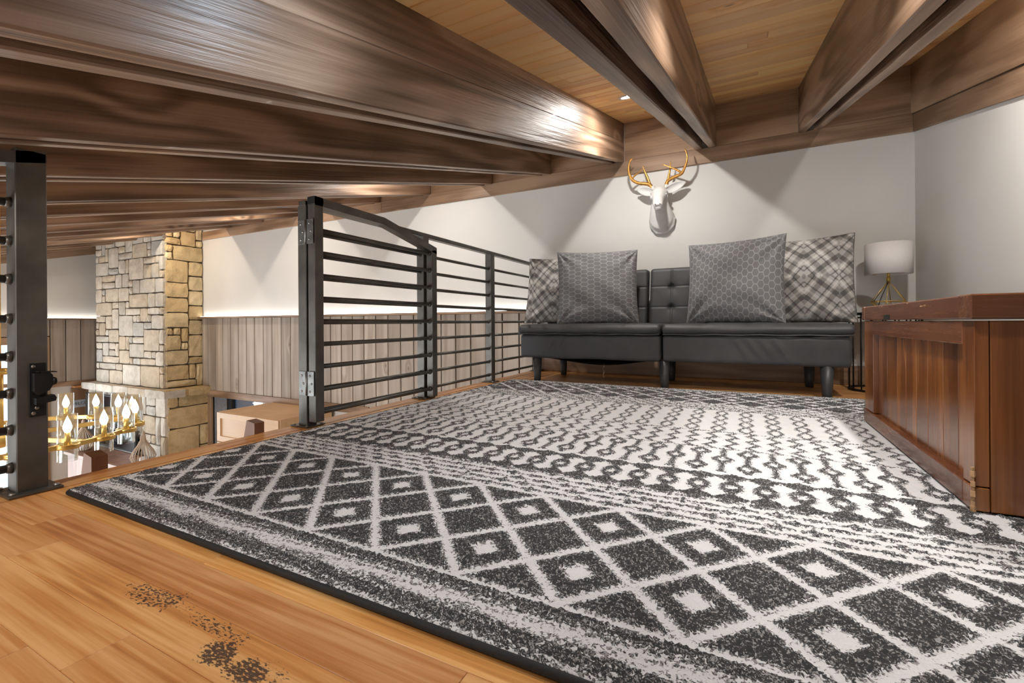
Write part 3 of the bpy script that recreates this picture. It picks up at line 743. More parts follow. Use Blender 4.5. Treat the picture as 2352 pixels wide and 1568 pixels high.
MB().prism([(0.462, 0.300), (0.488, 0.304), (0.496, 0.295), (0.498, 0.272), (0.490, 0.256), (0.470, 0.246), (0.462, 0.256)], 0, x, x + 0.020).build('latch_body', M['black_metal'], lt)
MB().prism([(0.468, 0.306), (0.503, 0.303), (0.503, 0.3005), (0.468, 0.3035)], 0, x, x + 0.024).build('latch_guide', M['black_metal'], lt)
MB().prism([(0.464, 0.238), (0.498, 0.244), (0.502, 0.236), (0.500, 0.228), (0.464, 0.222)], 0, x, x + 0.024).build('latch_guide', M['black_metal'], lt)
MB().lathe([(0.0, 0.008), (0.009, 0.007), (0.011, 0.0), (0.0, 0.0)], n=14).build('latch_button', M['black_metal'], lt, loc=(x + 0.012, 0.497, 0.278), rot=(-math.pi / 2, 0, 0))
for (yy, zz) in ((0.466, 0.317), (0.472, 0.212), (0.466, 0.199)):
    MB().lathe([(0.0, 0.002), (0.004, 0.0015), (0.0048, 0.0), (0.0, 0.0)], n=10).build('screw', M['screw'], lt, loc=(x, yy, zz), rot=(0, math.pi / 2, 0))

# ------------------------------------------------------------------ ladder
lad = thing('loft_ladder', (-2.05, 0.88, LOWZ), 'brown wooden ladder whose two stringer tops poke above the loft edge', 'ladder')
for (ya, yb_) in ((0.607, 0.645), (1.094, 1.134)):
    MB().prism([(-1.722, 0.048), (-1.674, 0.040), (-1.674, -0.006), (-1.69, -0.010), (-1.70, -0.05), (-2.36, LOWZ), (-2.44, LOWZ)], 1, ya, yb_).build('stringer', M['walnut'], lad)
for i in range(8):
    z = -0.33 - i * 0.3; xc = -1.745 - (0.052 - z) * 0.259
    B(xc - 0.04, xc + 0.05, 0.645, 1.085, z - 0.015, z + 0.015, b=0.004).build('rung', M['walnut'], lad)

# ------------------------------------------------------------------ rug
RX0, RX1, RY0, RY1, RT = -1.505, 0.915, 0.497, 2.925, 0.011
def tri(t):
    t = t - np.floor(t); return np.abs(t - 0.5) * 4 - 1
def rug_pattern(X, Y):
    """signed field in metres, positive = charcoal pile, negative = pale ground"""
    d = np.full(X.shape, -0.02)
    def band(a, b, f):
        m = (Y >= a) & (Y < b); d[m] = f(X[m], Y[m])
    band(0.0, 0.606, lambda x, y: 0.0015 + 0.0045 * np.cos((y - 0.497) / 0.109 * 2 * np.pi * 1.5 - 2.3) + 0.002 * np.sin(x * 37 + 9 * np.sin(y * 60)))
    def lattice(x0, r0):
        def f(x, y):
            u = (x - x0) / 0.176; v = (y - r0) / 0.184
            a = u + v; b = u - v
            fa = np.abs(a - np.floor(a) - 0.5) * 0.127; fb = np.abs(b - np.floor(b) - 0.5) * 0.127
            dk = np.minimum(fa, fb) - 0.0085
            e = (np.abs(u - np.round(u)) + np.abs(v - np.round(v))) - 0.155
            return np.minimum(dk, e * 0.127)
        return f
    def clampline(f, a, b, wdt):
        return lambda x, y: np.minimum(f(x, y), np.minimum(y - a, b - y) - wdt)
    band(0.606, 0.992, clampline(lattice(-0.774, 0.708), 0.606, 0.992, 0.011))
    def dashes(y0):
        def f(x, y):
            r = np.floor((y - y0) / 0.0315); dy = (y - y0) - (r + 0.5) * 0.0315
            ph = x / 0.062 + 0.5 * (r % 2) + 0.13 * np.sin(r * 7 + x * 11)
            fr = ph - np.floor(ph)
            line = 0.0058 - np.abs(dy) + 0.0025 * np.sin(x * 90 + r * 3)
            tick = 0.0065 - np.abs(fr - 0.5) * 0.062
            return np.maximum(line - 0.004 * (np.abs(fr - 0.02) < 0.10), np.where(np.sin(r * 5 + np.floor(ph) * 3.7) > -0.2, tick, -0.01))
        return f
    band(0.992, 1.150, dashes(0.992))
    def rings(x, y):
        p = 0.0745; u = (x + 0.033) / p; dx = (u - np.round(u)) * p; t = np.abs(y - 1.236)
        hg = np.abs(np.abs(dx) - p / 2)
        wd = np.where(t < 0.018, 0.0105, np.where(t < 0.045, 0.0105 + (t - 0.018) / 0.027 * 0.019, 0.0295 - (t - 0.045) / 0.030 * 0.0295))
        wd = np.where(t > 0.075, -0.005, wd)
        r = np.sqrt(dx ** 2 * 1.0 + (t * 0.75) ** 2)
        dk = np.minimum(hg - wd, (r - 0.0105))
        top = (0.097 + 0.010 * tri(u)) - t
        return np.minimum(dk, top)
    band(1.142, 1.352, rings)
    def lozenges(x, y):
        p = 0.066; k = np.round((x - 0.004) / p); dx = x - 0.004 - k * p
        ph = (y - 1.403) / 0.152 + 0.5 * (np.abs(k) % 2)
        dy = (ph - np.round(ph)) * 0.152
        q = np.abs(dx) / 0.034 + np.abs(dy) / 0.048
        ring = 0.0085 - np.abs(q - 0.72) * 0.026
        stem = np.minimum(0.0085 - np.abs(dx), np.abs(dy) - 0.036)
        return np.maximum(ring, stem)
    band(1.352, 1.597, lozenges)
    band(1.597, 1.608, lambda x, y: 0.005 - np.abs(y - 1.6025) + 0.002 * np.sin(x * 70))
    def zig(x, y):
        p = 0.0635; k = np.round((x - 0.02) / p); dx = x - 0.02 - k * p - 0.016 * tri((y - 1.60) / 0.082)
        return 0.0072 - np.abs(dx) * 0.8
    band(1.608, 1.840, zig)
    band(1.840, 1.851, lambda x, y: 0.005 - np.abs(y - 1.8455) + 0.002 * np.sin(x * 70))
    def chain(x, y):
        p = 0.0945; k = np.round((x - 0.0) / p); dx = np.abs(x - k * p); t = np.abs(0.0175 * tri((y - 1.85) / 0.105))
        tt = (y - 1.85) / 0.105; tt = tt - np.floor(tt); w_ = 0.021 * np.sin(np.pi * tt)
        return 0.0062 - np.abs(dx - w_)
    band(1.851, 2.277, chain)
    band(2.277, 2.290, lambda x, y: 0.006 - np.abs(y - 2.2835))
    band(2.290, 2.445, dashes(2.290))
    band(2.445, 2.860, clampline(lattice(-0.063, 2.61), 2.445, 2.860, 0.011))
    band(2.860, 3.0, lambda x, y: 0.002 + 0.004 * np.cos((y - 2.86) / 0.065 * 2 * np.pi))
    return d
def axis_steps(a, b, s):
    n = max(1, round((b - a) / s)); return list(np.linspace(a, b, n + 1))[:-1]
gx_ = np.array(axis_steps(RX0, RX1, 0.0042) + [RX1])
gy_ = np.array(axis_steps(RY0, 1.0, 0.0030) + axis_steps(1.0, 1.5, 0.0042) + axis_steps(1.5, RY1, 0.0062) + [RY1])
GXX, GYY = np.meshgrid(gx_, gy_)
pat = rug_pattern(GXX, GYY)
nr = np.random.default_rng(4)
tuft = nr.random(GXX.shape)
dark = np.clip(pat / 0.006 + 0.5, 0, 1)
Zr = RT + 0.0006 * tuft + dark * 0.0042 * (tuft ** 1.5)
JX = (nr.random(GXX.shape) - 0.5) * 0.0022; JY = (nr.random(GXX.shape) - 0.5) * 0.0018
JX[:, 0] = JX[:, -1] = 0; JY[0] = JY[-1] = 0
Zr[0] = Zr[-1] = RT * 0.6; Zr[:, 0] = Zr[:, -1] = RT * 0.6
nv_, nu_ = GXX.shape
co = np.stack([GXX + JX, GYY + JY, Zr], -1).reshape(-1, 3).astype(np.float32)
ii = (np.arange(nv_ - 1)[:, None] * nu_ + np.arange(nu_ - 1)[None]).ravel()
quads = np.stack([ii, ii + 1, ii + nu_ + 1, ii + nu_], -1).astype(np.int32)
rm = bpy.data.meshes.new('rug_pile')
rm.vertices.add(len(co)); rm.vertices.foreach_set('co', co.ravel())
rm.loops.add(quads.size); rm.loops.foreach_set('vertex_index', quads.ravel())
rm.polygons.add(len(quads)); rm.polygons.foreach_set('loop_start', np.arange(0, quads.size, 4, dtype=np.int32))
try: rm.polygons.foreach_set('loop_total', np.full(len(quads), 4, dtype=np.int32))
except Exception: pass
rm.update(calc_edges=True)
rm.polygons.foreach_set('use_smooth', np.ones(len(quads), dtype=bool))
at = rm.attributes.new('pattern', 'FLOAT', 'POINT'); at.data.foreach_set('value', np.clip(pat.ravel() / 0.01, -1.5, 1.5).astype(np.float32))
def rug_mat():
    k = NT('woven_pile'); v = k.obj()
    a = k.n('ShaderNodeAttribute', attribute_name='pattern').outputs['Fac']
    n1 = k.noise(v, 165.0, 2.5, 0.8); n2 = k.noise(v, 380.0, 2.0); n3 = k.noise(v, 30.0, 2.0)
    f = k.math('ADD', a, k.math('MULTIPLY', k.math('SUBTRACT', n1, 0.5), 4.0))
    f = k.smooth(f, -0.22, 0.22)
    # pale flecks between the dark tufts
    fl = k.smooth(k.math('ADD', n1, k.math('MULTIPLY', k.math('SUBTRACT', n2, 0.5), 0.9)), 0.53, 0.70)
    dk = k.mix(fl, (0.034, 0.034, 0.037, 1), (0.33, 0.325, 0.32, 1))
    lt_ = k.ramp(k.math('ADD', k.math('MULTIPLY', n2, 0.6), k.math('MULTIPLY', n3, 0.4)), [(0.3, (0.64, 0.64, 0.645)), (0.7, (0.76, 0.76, 0.765))])
    k.set_p(color=k.mix(f, lt_, dk), rough=0.8, spec=0.25, sheen=0.05)
    k.bump(n2, 0.5, 0.0015); return k.m
rm.materials.append(rug_mat())
rug = thing('patterned_rug', (-0.3, 1.7, 0.0), 'large pale and charcoal patterned rug with diamond border and dark bound edge', 'rug')
o = link('rug_pile', rm, rug)
o['kind'] = 'stuff'
M['binding'] = plain('rug_binding', (0.014, 0.014, 0.015), 0.7, var=0.3, scale=300, bump=0.5, bscale=900)
bp = []
for (x, y, ax) in ((RX0, RY0, 0), (RX1, RY0, 1), (RX1, RY1, 2), (RX0, RY1, 3)):
    c = (x + (0.015 if x < 0 else -0.015), y + (0.015 if y < 1 else -0.015))
    for j in range(5):
        a = math.pi + ax * math.pi / 2 + j * math.pi / 8
        bp.append((c[0] + 0.015 * math.cos(a), c[1] + 0.015 * math.sin(a), 0.0062))
MB().tube(bp, 0.0060, 8, closed=True).build('binding', M['binding'], rug)

# ------------------------------------------------------------------ sofa
sofa = thing('futon_sofa', (-0.47, 3.2, 0), 'black faux leather futon sofa with tufted split back and tapered legs', 'sofa')
SX0, SXM, SX1, SYF, SYB = -1.435, -0.462, 0.497, 2.915, 3.48
def folds(cx, n, sgn, zmid):
    def f(p, nrm):
        if nrm.y < -0.4 or p.y < SYF + 0.03:
            s_ = 0
            for i in range(n):
                u = (p.x - cx - i * 0.066) - sgn * (p.z - zmid) * 0.55
                s_ += math.exp(-(u / 0.011) ** 2) * math.exp(-((p.z - zmid) / 0.055) ** 2)
            p.y -= 0.011 * s_
            p.y += 0.004 * mnoise.noise(Vector((p.x * 5, p.z * 9, 1)))
        if p.z < 0.20: p.z += 0.006 * mnoise.noise(Vector((p.x * 4, 3, 1)))
        return p
    return f
roundbox(SX0, SXM - 0.004, SYF, SYB, 0.172, 0.338, 0.022, (60, 6, 16), folds(-1.24, 3, 1.0, 0.262)).build('seat_base', M['leather'], sofa)
roundbox(SXM + 0.004, SX1, SYF, SYB, 0.172, 0.338, 0.022, (60, 6, 16), folds(-0.02, 4, -1.0, 0.262)).build('seat_base', M['leather'], sofa)
def puff(x0, x1):
    def f(p, nrm):
        if p.z > 0.36:
            u = (p.x - x0) / (x1 - x0); v = (p.y - SYF) / (SYB - SYF)
            p.z += 0.012 * max(0, math.sin(math.pi * u)) ** 0.5 * max(0, math.sin(math.pi * min(1, max(0, v)))) ** 0.5
            for k in (0.25, 0.5, 0.75): p.z -= 0.006 * math.exp(-((u - k) / 0.008) ** 2)
            for yy in (SYF + 0.19, SYF + 0.38): p.z -= 0.006 * math.exp(-((p.y - yy) / 0.008) ** 2)
            p.z += 0.003 * mnoise.noise(Vector((p.x * 6, p.y * 6, 2)))
        if p.y < SYF + 0.02:
            p.y -= 0.010 * math.exp(-((p.z - 0.372) / 0.02) ** 2); p.y += 0.005 * mnoise.noise(Vector((p.x * 7, 1, p.z * 14)))
        return p
    return f
sc1 = roundbox(SX0 - 0.012, SXM - 0.002, SYF - 0.012, SYB, 0.337, 0.405, 0.028, (64, 40, 6), puff(SX0, SXM)).build('seat_cushion', M['leather'], sofa)
sc2 = roundbox(SXM + 0.002, SX1 + 0.012, SYF - 0.012, SYB, 0.337, 0.405, 0.028, (64, 40, 6), puff(SXM, SX1)).build('seat_cushion', M['leather'], sofa)
for q, (a, b_) in ((sc1, (SX0 - 0.005, SXM - 0.01)), (sc2, (SXM + 0.01, SX1 + 0.005))):
    MB().tube([(a + (b_ - a) * i / 20, SYF - 0.014 + 0.002 * math.sin(i * 2.1), 0.342 + 0.002 * math.sin(i * 1.3)) for i in range(21)], 0.0048, 6).build('piping', M['leather'], q)
# backs: tufted pads leaning slightly
def tufts(cols, rows, x0, x1, yf):
    def f(p, nrm):
        z0 = p.z
        if p.y < yf + 0.035:
            for cx_ in cols: p.y += 0.0045 * math.exp(-((p.x - cx_) / 0.005) ** 2)
            for rz_ in rows: p.y += 0.0045 * math.exp(-((z0 - rz_) / 0.005) ** 2)
            for cx_ in cols:
                for rz_ in rows:
                    dd = (p.x - cx_) ** 2 + (z0 - rz_) ** 2
                    p.y += 0.020 * math.exp(-dd / 0.018 ** 2) + 0.010 * math.exp(-dd / 0.05 ** 2)
            p.y += 0.0025 * mnoise.noise(Vector((p.x * 9, z0 * 9, 5)))
        p.y += (z0 - 0.40) * 0.20
        return p
    return f
BYF, BYB = 3.315, 3.425
backs = []
for (a, b_, cols) in ((-1.40, -0.628, [-0.78, -0.94, -1.10, -1.26]), (-0.612, 0.47, [-0.462, -0.30, -0.14, 0.02, 0.18, 0.34])):
    backs.append(roundbox(a, b_, BYF, BYB, 0.39, 0.806, 0.024, (int((b_ - a) / 0.005), 5, 84), tufts(cols, [0.525, 0.672], a, b_, BYF)).build('backrest', M['leather'], sofa))
    for cx_ in cols[:1]:
        for rz_ in (0.525, 0.672):
            MB().ell((cx_, BYF + 0.036 + (rz_ - 0.40) * 0.20, rz_), (0.008, 0.005, 0.008), n=10).build('button', M['leather'], backs[-1])
def sleg(x, y, top, lean=0.0):
    MB().lathe([(0.0, 0.0), (0.0215, 0.0), (0.0235, 0.003), (0.0325, top), (0.0, top)], (x, y, 0.001), 24).build('leg', M['leg'], sofa)
for x in (-1.318, -0.450, 0.390): sleg(x, 2.955, 0.176)
for x in (-1.30, -0.475, 0.36): sleg(x, 3.43, 0.176)
# sagging dust cover under the left half
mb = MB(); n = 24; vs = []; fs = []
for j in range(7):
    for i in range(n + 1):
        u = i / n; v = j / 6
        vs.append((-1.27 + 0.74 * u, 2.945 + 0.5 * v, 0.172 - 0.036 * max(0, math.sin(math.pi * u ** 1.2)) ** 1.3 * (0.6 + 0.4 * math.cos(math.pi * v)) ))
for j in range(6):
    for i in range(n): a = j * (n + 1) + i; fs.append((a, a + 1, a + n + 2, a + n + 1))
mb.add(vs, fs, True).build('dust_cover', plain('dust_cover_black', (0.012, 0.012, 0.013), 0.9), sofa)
MB().tube([(-0.84 + 0.006 * math.sin(i * 1.7), 2.96 + 0.004 * math.cos(i * 2.1), 0.140 - 0.011 * i) for i in range(9)], 0.0008, 5).build('loose_thread', plain('thread', (0.7, 0.6, 0.45), 0.8), sofa)

# ------------------------------------------------------------------ pillows
def plaid(x, y):
    # kaleidoscope of a woven plaid, mirrored in stripes
    p, q = 0.175, 0.26
    u = np.abs(((x / p) % 2.0) - 1.0) * p; v = np.abs(((y / q) % 2.0) - 1.0) * q
    a = (u * 0.80 + v * 0.60) / 0.095; b = (u * 0.66 - v * 0.75) / 0.115
    fa = a - np.floor(a); fb = b - np.floor(b)
    val = np.full(x.shape, 0.62)
    val = np.where(fa < 0.30, val - 0.22, val); val = np.where((fa > 0.62) & (fa < 0.70), val - 0.30, val)
    val = np.where(fb < 0.22, val - 0.30, val); val = np.where((fb > 0.5) & (fb < 0.58), val - 0.26, val)
    val = np.where((fa > 0.40) & (fa < 0.52), val + 0.16, val); val = np.where((fb > 0.72) & (fb < 0.84), val + 0.14, val)
    return np.clip(val, 0.05, 0.9)
def pillow(name, wd, ht, th, loc, rot, mat, label, pattern, seed, n=150, group=None, sag=0.0):
    g = np.linspace(-1, 1, n); s_ = np.sign(g) * (1 - (1 - np.abs(g)) ** 1.25)
    U, V = np.meshgrid(s_, s_)
    eu, ev = 1 - U ** 2, 1 - V ** 2
    X = wd / 2 * U * (1 - 0.05 * ev * np.abs(U) ** 1.5); Z = ht / 2 * V * (1 - 0.05 * eu * np.abs(V) ** 1.5)
    T = th / 2 * (np.clip(eu, 0, 1) ** 0.55) * (np.clip(ev, 0, 1) ** 0.55)
    rs = random.Random(seed)
    W = np.zeros_like(X)
    for i in range(7):
        a, b, c, f_ = rs.uniform(-1, 1), rs.uniform(-1, 1), rs.uniform(0, 6), rs.uniform(5, 14)
        W += np.sin((a * U + b * V) * f_ + c) * 0.0022
    for (cu, cv) in ((-1, -1), (1, -1), (1, 1), (-1, 1)):     # folds running in from the corners
        rr = np.sqrt((U - cu) ** 2 + (V - cv) ** 2); an = np.arctan2(V - cv, U - cu)
        W += 0.010 * np.exp(-(rr / 0.7) ** 2) * np.sin(an * 11 + seed)
    T = T + W * np.clip(eu * 3, 0, 1) * np.clip(ev * 3, 0, 1)
    low = np.clip((-V - 0.55) / 0.45, 0, 1)
    T = T * (1 + 0.25 * low) ; Z = Z + sag * low ** 2 * ht * 0.06
    edge = (np.abs(U) > 0.9999) | (np.abs(V) > 0.9999); T[edge] = 0
    F = np.stack([X, -T, Z], -1).reshape(-1, 3); Bk = np.stack([X, T * 0.9, Z], -1).reshape(-1, 3)
    idx = np.arange(n * n).reshape(n, n); back = idx + n * n
    back = np.where(edge, idx, back)
    q1 = np.stack([idx[:-1, :-1], idx[:-1, 1:], idx[1:, 1:], idx[1:, :-1]], -1).reshape(-1, 4)
    q2 = np.stack([back[:-1, :-1], back[1:, :-1], back[1:, 1:], back[:-1, 1:]], -1).reshape(-1, 4)
    st = 1
    me = bpy.data.meshes.new('cover'); me.from_pydata(np.concatenate([F, Bk]).tolist(), [], np.concatenate([q1, q2]).tolist())
    me.polygons.foreach_set('use_smooth', [True] * len(me.polygons))
    at = me.attributes.new('weave', 'FLOAT', 'POINT')
    pv = pattern(wd / 2 * U, ht / 2 * V).ravel(); at.data.foreach_set('value', np.concatenate([pv, pv]).astype(np.float32))
    for an_, arr in (('cloth_u', wd / 2 * U), ('cloth_v', ht / 2 * V)):
        aa = me.attributes.new(an_, 'FLOAT', 'POINT'); aa.data.foreach_set('value', np.concatenate([arr.ravel(), arr.ravel()]).astype(np.float32))
    me.materials.append(mat)
    bm = bmesh.new(); bm.from_mesh(me)
    bmesh.ops.delete(bm, geom=[v for v in bm.verts if not v.link_faces], context='VERTS'); bm.to_mesh(me); bm.free()
    e = link(name, me, None, loc, rot); tag(e, label, 'pillow', group)
    seam = [(wd / 2 * u * (1 - 0.05 * (1 - v * v) * abs(u) ** 1.5), 0.0, ht / 2 * v * (1 - 0.05 * (1 - u * u) * abs(v) ** 1.5) + sag * max(0, (-v - 0.55) / 0.45) ** 2 * ht * 0.06) for (u, v) in
            [(-1 + 0.1 * i, -1) for i in range(20)] + [(1, -1 + 0.1 * i) for i in range(20)] + [(1 - 0.1 * i, 1) for i in range(20)] + [(-1, 1 - 0.1 * i) for i in range(20)]]
    sm = MB().tube(seam, 0.0022, 5, closed=True).mesh('seam', mat)
    o = bpy.data.objects.new('seam', sm); COL.objects.link(o); o.parent = e
    return e
def grey_cloth(name, p, q):
    """grey weave embroidered with a net of hexagons p wide and q high"""
    k = NT(name); v = k.obj()
    U = k.n('ShaderNodeAttribute', attribute_name='cloth_u').outputs['Fac']; V = k.n('ShaderNodeAttribute', attribute_name='cloth_v').outputs['Fac']
    wob = k.math('MULTIPLY', k.math('SUBTRACT', k.noise(v, 22.0, 2.0), 0.5), 0.010)
    x = k.math('DIVIDE', k.math('ADD', U, wob), p); y = k.math('DIVIDE', k.math('ADD', V, wob), q)
    asp = 0.577; ds = []
    for o in (0.0, 0.5):
        fx = k.math('SUBTRACT', k.math('FRACT', k.math('ADD', x, 100.0 + o)), 0.5); fy = k.math('SUBTRACT', k.math('FRACT', k.math('ADD', y, 100.0 + o)), 0.5)
        dd = k.math('SQRT', k.math('ADD', k.math('MULTIPLY', fx, fx), k.math('MULTIPLY', k.math('MULTIPLY', fy, fy), asp * asp)))
        ds.append((dd, k.math('MULTIPLY', k.math('SUBTRACT', 0.5, k.math('ABSOLUTE', fy)), asp)))
    isa = k.math('LESS_THAN', ds[0][0], ds[1][0])
    vert = k.math('ADD', k.math('MULTIPLY', isa, ds[0][1]), k.math('MULTIPLY', k.math('SUBTRACT', 1.0, isa), ds[1][1]))
    a = k.math('MINIMUM', k.math('MULTIPLY', k.math('ABSOLUTE', k.math('SUBTRACT', ds[0][0], ds[1][0])), 0.55), vert)
    ln = k.math('SUBTRACT', 1.0, k.smooth(a, 0.018, 0.055))
    wv = k.noise(k.mapping(v, (1, 1, 4)), 420.0, 2.0)
    base = k.ramp(wv, [(0.3, (0.125, 0.126, 0.130)), (0.7, (0.21, 0.21, 0.215))])
    k.set_p(color=k.mix(k.math('MULTIPLY', ln, 0.5), base, (0.42, 0.42, 0.42, 1)), rough=0.8, spec=0.2)
    k.bump(k.math('ADD', k.math('MULTIPLY', ln, 1.2), wv), 0.35, 0.0012); return k.m
def plaid_cloth():
    k = NT('plaid_cloth'); v = k.obj()
    a = k.n('ShaderNodeAttribute', attribute_name='weave').outputs['Fac']
    wv = k.noise(v, 500.0, 2.0)
    c = k.ramp(a, [(0.05, (0.055, 0.052, 0.050)), (0.32, (0.155, 0.145, 0.135)), (0.62, (0.40, 0.385, 0.36)), (0.85, (0.62, 0.60, 0.57))])
    k.set_p(color=k.mix(0.12, c, k.ramp(wv, [(0.3, (0.1, 0.1, 0.1)), (0.7, (0.7, 0.7, 0.7))])), rough=0.85, spec=0.15)
    k.bump(wv, 0.2, 0.001); return k.m
MG, MG2, MP = grey_cloth('grey_embroidered_cloth', 0.088, 0.031), grey_cloth('grey_embroidered_cloth_wide', 0.056, 0.047), plaid_cloth()
pillow('plaid_pillow', 0.47, 0.53, 0.17, (-1.300, 3.275, 0.668), (-0.22, 0.02, 0.12), MP, 'beige and brown plaid pillow beside the railing, behind a grey one', plaid, 3, n=210)
pillow('grey_pillow', 0.56, 0.53, 0.20, (-0.925, 3.110, 0.664), (-0.16, 0.0, 0.30), MG, 'grey pillow with pale honeycomb stitching, left of the split back', plaid, 9)
pillow('plaid_pillow', 0.50, 0.54, 0.18, (0.325, 3.285, 0.668), (-0.20, -0.02, -0.16), MP, 'grey plaid pillow at the sofa end beside the lamp', plaid, 14, n=210)
pillow('grey_pillow', 0.555, 0.525, 0.21, (-0.062, 3.085, 0.664), (-0.16, -0.015, -0.22), MG2, 'larger grey pillow with pale oval stitching, right of the split back', plaid, 21)

# ------------------------------------------------------------------ deer head on the wall
deer = thing('deer_head_mount', (-0.566, D, 1.10), 'white plaster deer head with gold antlers mounted on the back wall', 'deer head')
mb = MB()
# neck from the wall, sweeping forward and up into the head
mb.loft([((-0.567, 3.664, 1.205), (0.093, 0, 0), (0, 0, 0.106)), ((-0.567, 3.636, 1.205), (0.094, 0, 0), (0, 0, 0.104)), ((-0.570, 3.612, 1.226), (0.086, 0, 0), (0, 0.02, 0.096)),
         ((-0.572, 3.592, 1.266), (0.074, 0, 0), (0, 0.02, 0.084)), ((-0.573, 3.575, 1.312), (0.064, 0, 0), (0, 0.02, 0.070)), ((-0.572, 3.560, 1.362), (0.056, 0, 0), (0, 0.015, 0.054)), ((-0.572, 3.552, 1.400), (0.040, 0, 0), (0, 0.010, 0.034))], 28)
# skull to muzzle
mb.loft([((-0.570, 3.580, 1.405), (0.032, 0, 0), (0, -0.020, 0.026)), ((-0.571, 3.560, 1.400), (0.054, 0, 0), (0, -0.030, 0.038)), ((-0.572, 3.535, 1.378), (0.057, 0, 0), (0, -0.034, 0.036)),
         ((-0.571, 3.508, 1.348), (0.047, 0, 0), (0, -0.030, 0.030)), ((-0.569, 3.480, 1.314), (0.039, 0, 0), (0, -0.026, 0.026)), ((-0.566, 3.455, 1.284), (0.037, 0, 0), (0, -0.024, 0.024)),
         ((-0.563, 3.440, 1.268), (0.034, 0, 0), (0, -0.020, 0.020)), ((-0.562, 3.432, 1.260), (0.024, 0, 0), (0, -0.012, 0.012))], 20)
for s_ in (-1, 1):
    mb.ell((-0.5727 + s_ * 0.0499, 3.5463, 1.392), (0.016, 0.026, 0.014), n=12)      # brow
    mb.ell((-0.5769 + s_ * 0.0446, 3.53, 1.3536), (0.016, 0.035, 0.020), n=12)      # cheek
    mb.ell((-0.5707 + s_ * 0.0478, 3.5668, 1.4384), (0.018, 0.020, 0.022), n=10)      # pedicle
mb.ell((-0.563, 3.428, 1.277), (0.030, 0.012, 0.012), n=12)
mb.ell((-0.564, 3.452, 1.247), (0.027, 0.020, 0.012), n=12)
# shaggy brisket edge against the wall
for k in range(34):
    a = math.pi + math.pi * k / 33
    rr = 0.97 + 0.07 * rng.random()
    mb.ell((-0.566 + 0.092 * rr * math.cos(a), D - 0.020, 1.205 + 0.103 * rr * math.sin(a)), (rng.uniform(0.006, 0.010), 0.018, rng.uniform(0.007, 0.013)), n=8)
tmp = mb.mesh('head_tmp'); to = bpy.data.objects.new('head_tmp', tmp); COL.objects.link(to)
md = to.modifiers.new('r', 'REMESH'); md.mode = 'VOXEL'; md.voxel_size = 0.0042
ms = to.modifiers.new('s', 'SMOOTH'); ms.iterations = 5; ms.factor = 0.5
bpy.context.view_layer.update()
hm = bpy.data.meshes.new_from_object(to.evaluated_get(bpy.context.evaluated_depsgraph_get())); bpy.data.objects.remove(to)
hm.name = 'head'; hm.materials.clear(); hm.materials.append(M['plaster']); hm.polygons.foreach_set('use_smooth', [True] * len(hm.polygons))
for v in hm.vertices:
    v.co.y = min(v.co.y, D)
head = link('head', hm, deer)
for s_ in (-1, 1):
    MB().ell((-0.572 + s_ * 0.0575, 3.512, 1.366), (0.007, 0.013, 0.009), n=12).build('eye', M['plaster'], head)
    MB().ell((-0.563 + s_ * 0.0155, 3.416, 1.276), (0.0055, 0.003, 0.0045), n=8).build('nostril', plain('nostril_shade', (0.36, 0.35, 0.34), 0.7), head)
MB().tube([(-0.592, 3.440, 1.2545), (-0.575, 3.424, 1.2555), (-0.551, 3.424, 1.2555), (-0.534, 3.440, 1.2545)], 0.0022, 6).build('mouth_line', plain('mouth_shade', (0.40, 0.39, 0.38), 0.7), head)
def ear(pts, wd, nrm):
    """cupped leaf along pts"""
    n = 12; m = 6; vs = []; fs = []
    P0, P1 = Vector(pts[0]), Vector(pts[1]); ax = P1 - P0; nrm = Vector(nrm); side = ax.cross(nrm).normalized(); nn = side.cross(ax).normalized()
    for layer in (0, 1):
        for i in range(n + 1):
            t = i / n; hw = wd * (math.sin(math.pi * min(1, t * 0.92 + 0.06)) ** 0.75) * (1 - 0.25 * t) + 0.002
            for j in range(m + 1):
                u = j / m * 2 - 1
                cup = 0.55 * wd * (u * u) * math.sin(math.pi * min(1, t + 0.1)) - 0.012 * math.sin(math.pi * t)
                vs.append(P0 + ax * t + side * hw * u + nn * (cup - 0.005 * layer))
    N = (n + 1) * (m + 1)
    for L in (0, 1):
        for i in range(n):
            for j in range(m):
                a = L * N + i * (m + 1) + j; q = (a, a + 1, a + m + 2, a + m + 1); fs.append(q if L == 0 else q[::-1])
    for i in range(n):
        for j in (0, m):
            a = i * (m + 1) + j; fs.append((a, a + m + 1, N + a + m + 1, N + a))
    for j in range(m):
        for i in (0, n):
            a = i * (m + 1) + j; fs.append((a, a + 1, N + a + 1, N + a))
    return MB().add(vs, fs, True)
ear([(-0.6092, 3.5668, 1.401), (-0.7408, 3.5688, 1.4418)], 0.036, (-0.15, -1, -0.25)).build('ear', M['plaster'], deer)
ear([(-0.5311, 3.5668, 1.401), (-0.3871, 3.5688, 1.4521)], 0.038, (0.15, -1, -0.25)).build('ear', M['plaster'], deer)
def bez(ps, n=5):
    out = []; P = [Vector(ps[0])] + [Vector(p) for p in ps] + [Vector(ps[-1])]
    for i in range(1, len(P) - 2):
        for k in range(n):
            t = k / n; p0, p1, p2, p3 = P[i - 1], P[i], P[i + 1], P[i + 2]
            out.append(0.5 * ((2 * p1) + (-p0 + p2) * t + (2 * p0 - 5 * p1 + 4 * p2 - p3) * t * t + (-p0 + 3 * p1 - 3 * p2 + p3) * t ** 3))
    out.append(P[-2]); return out
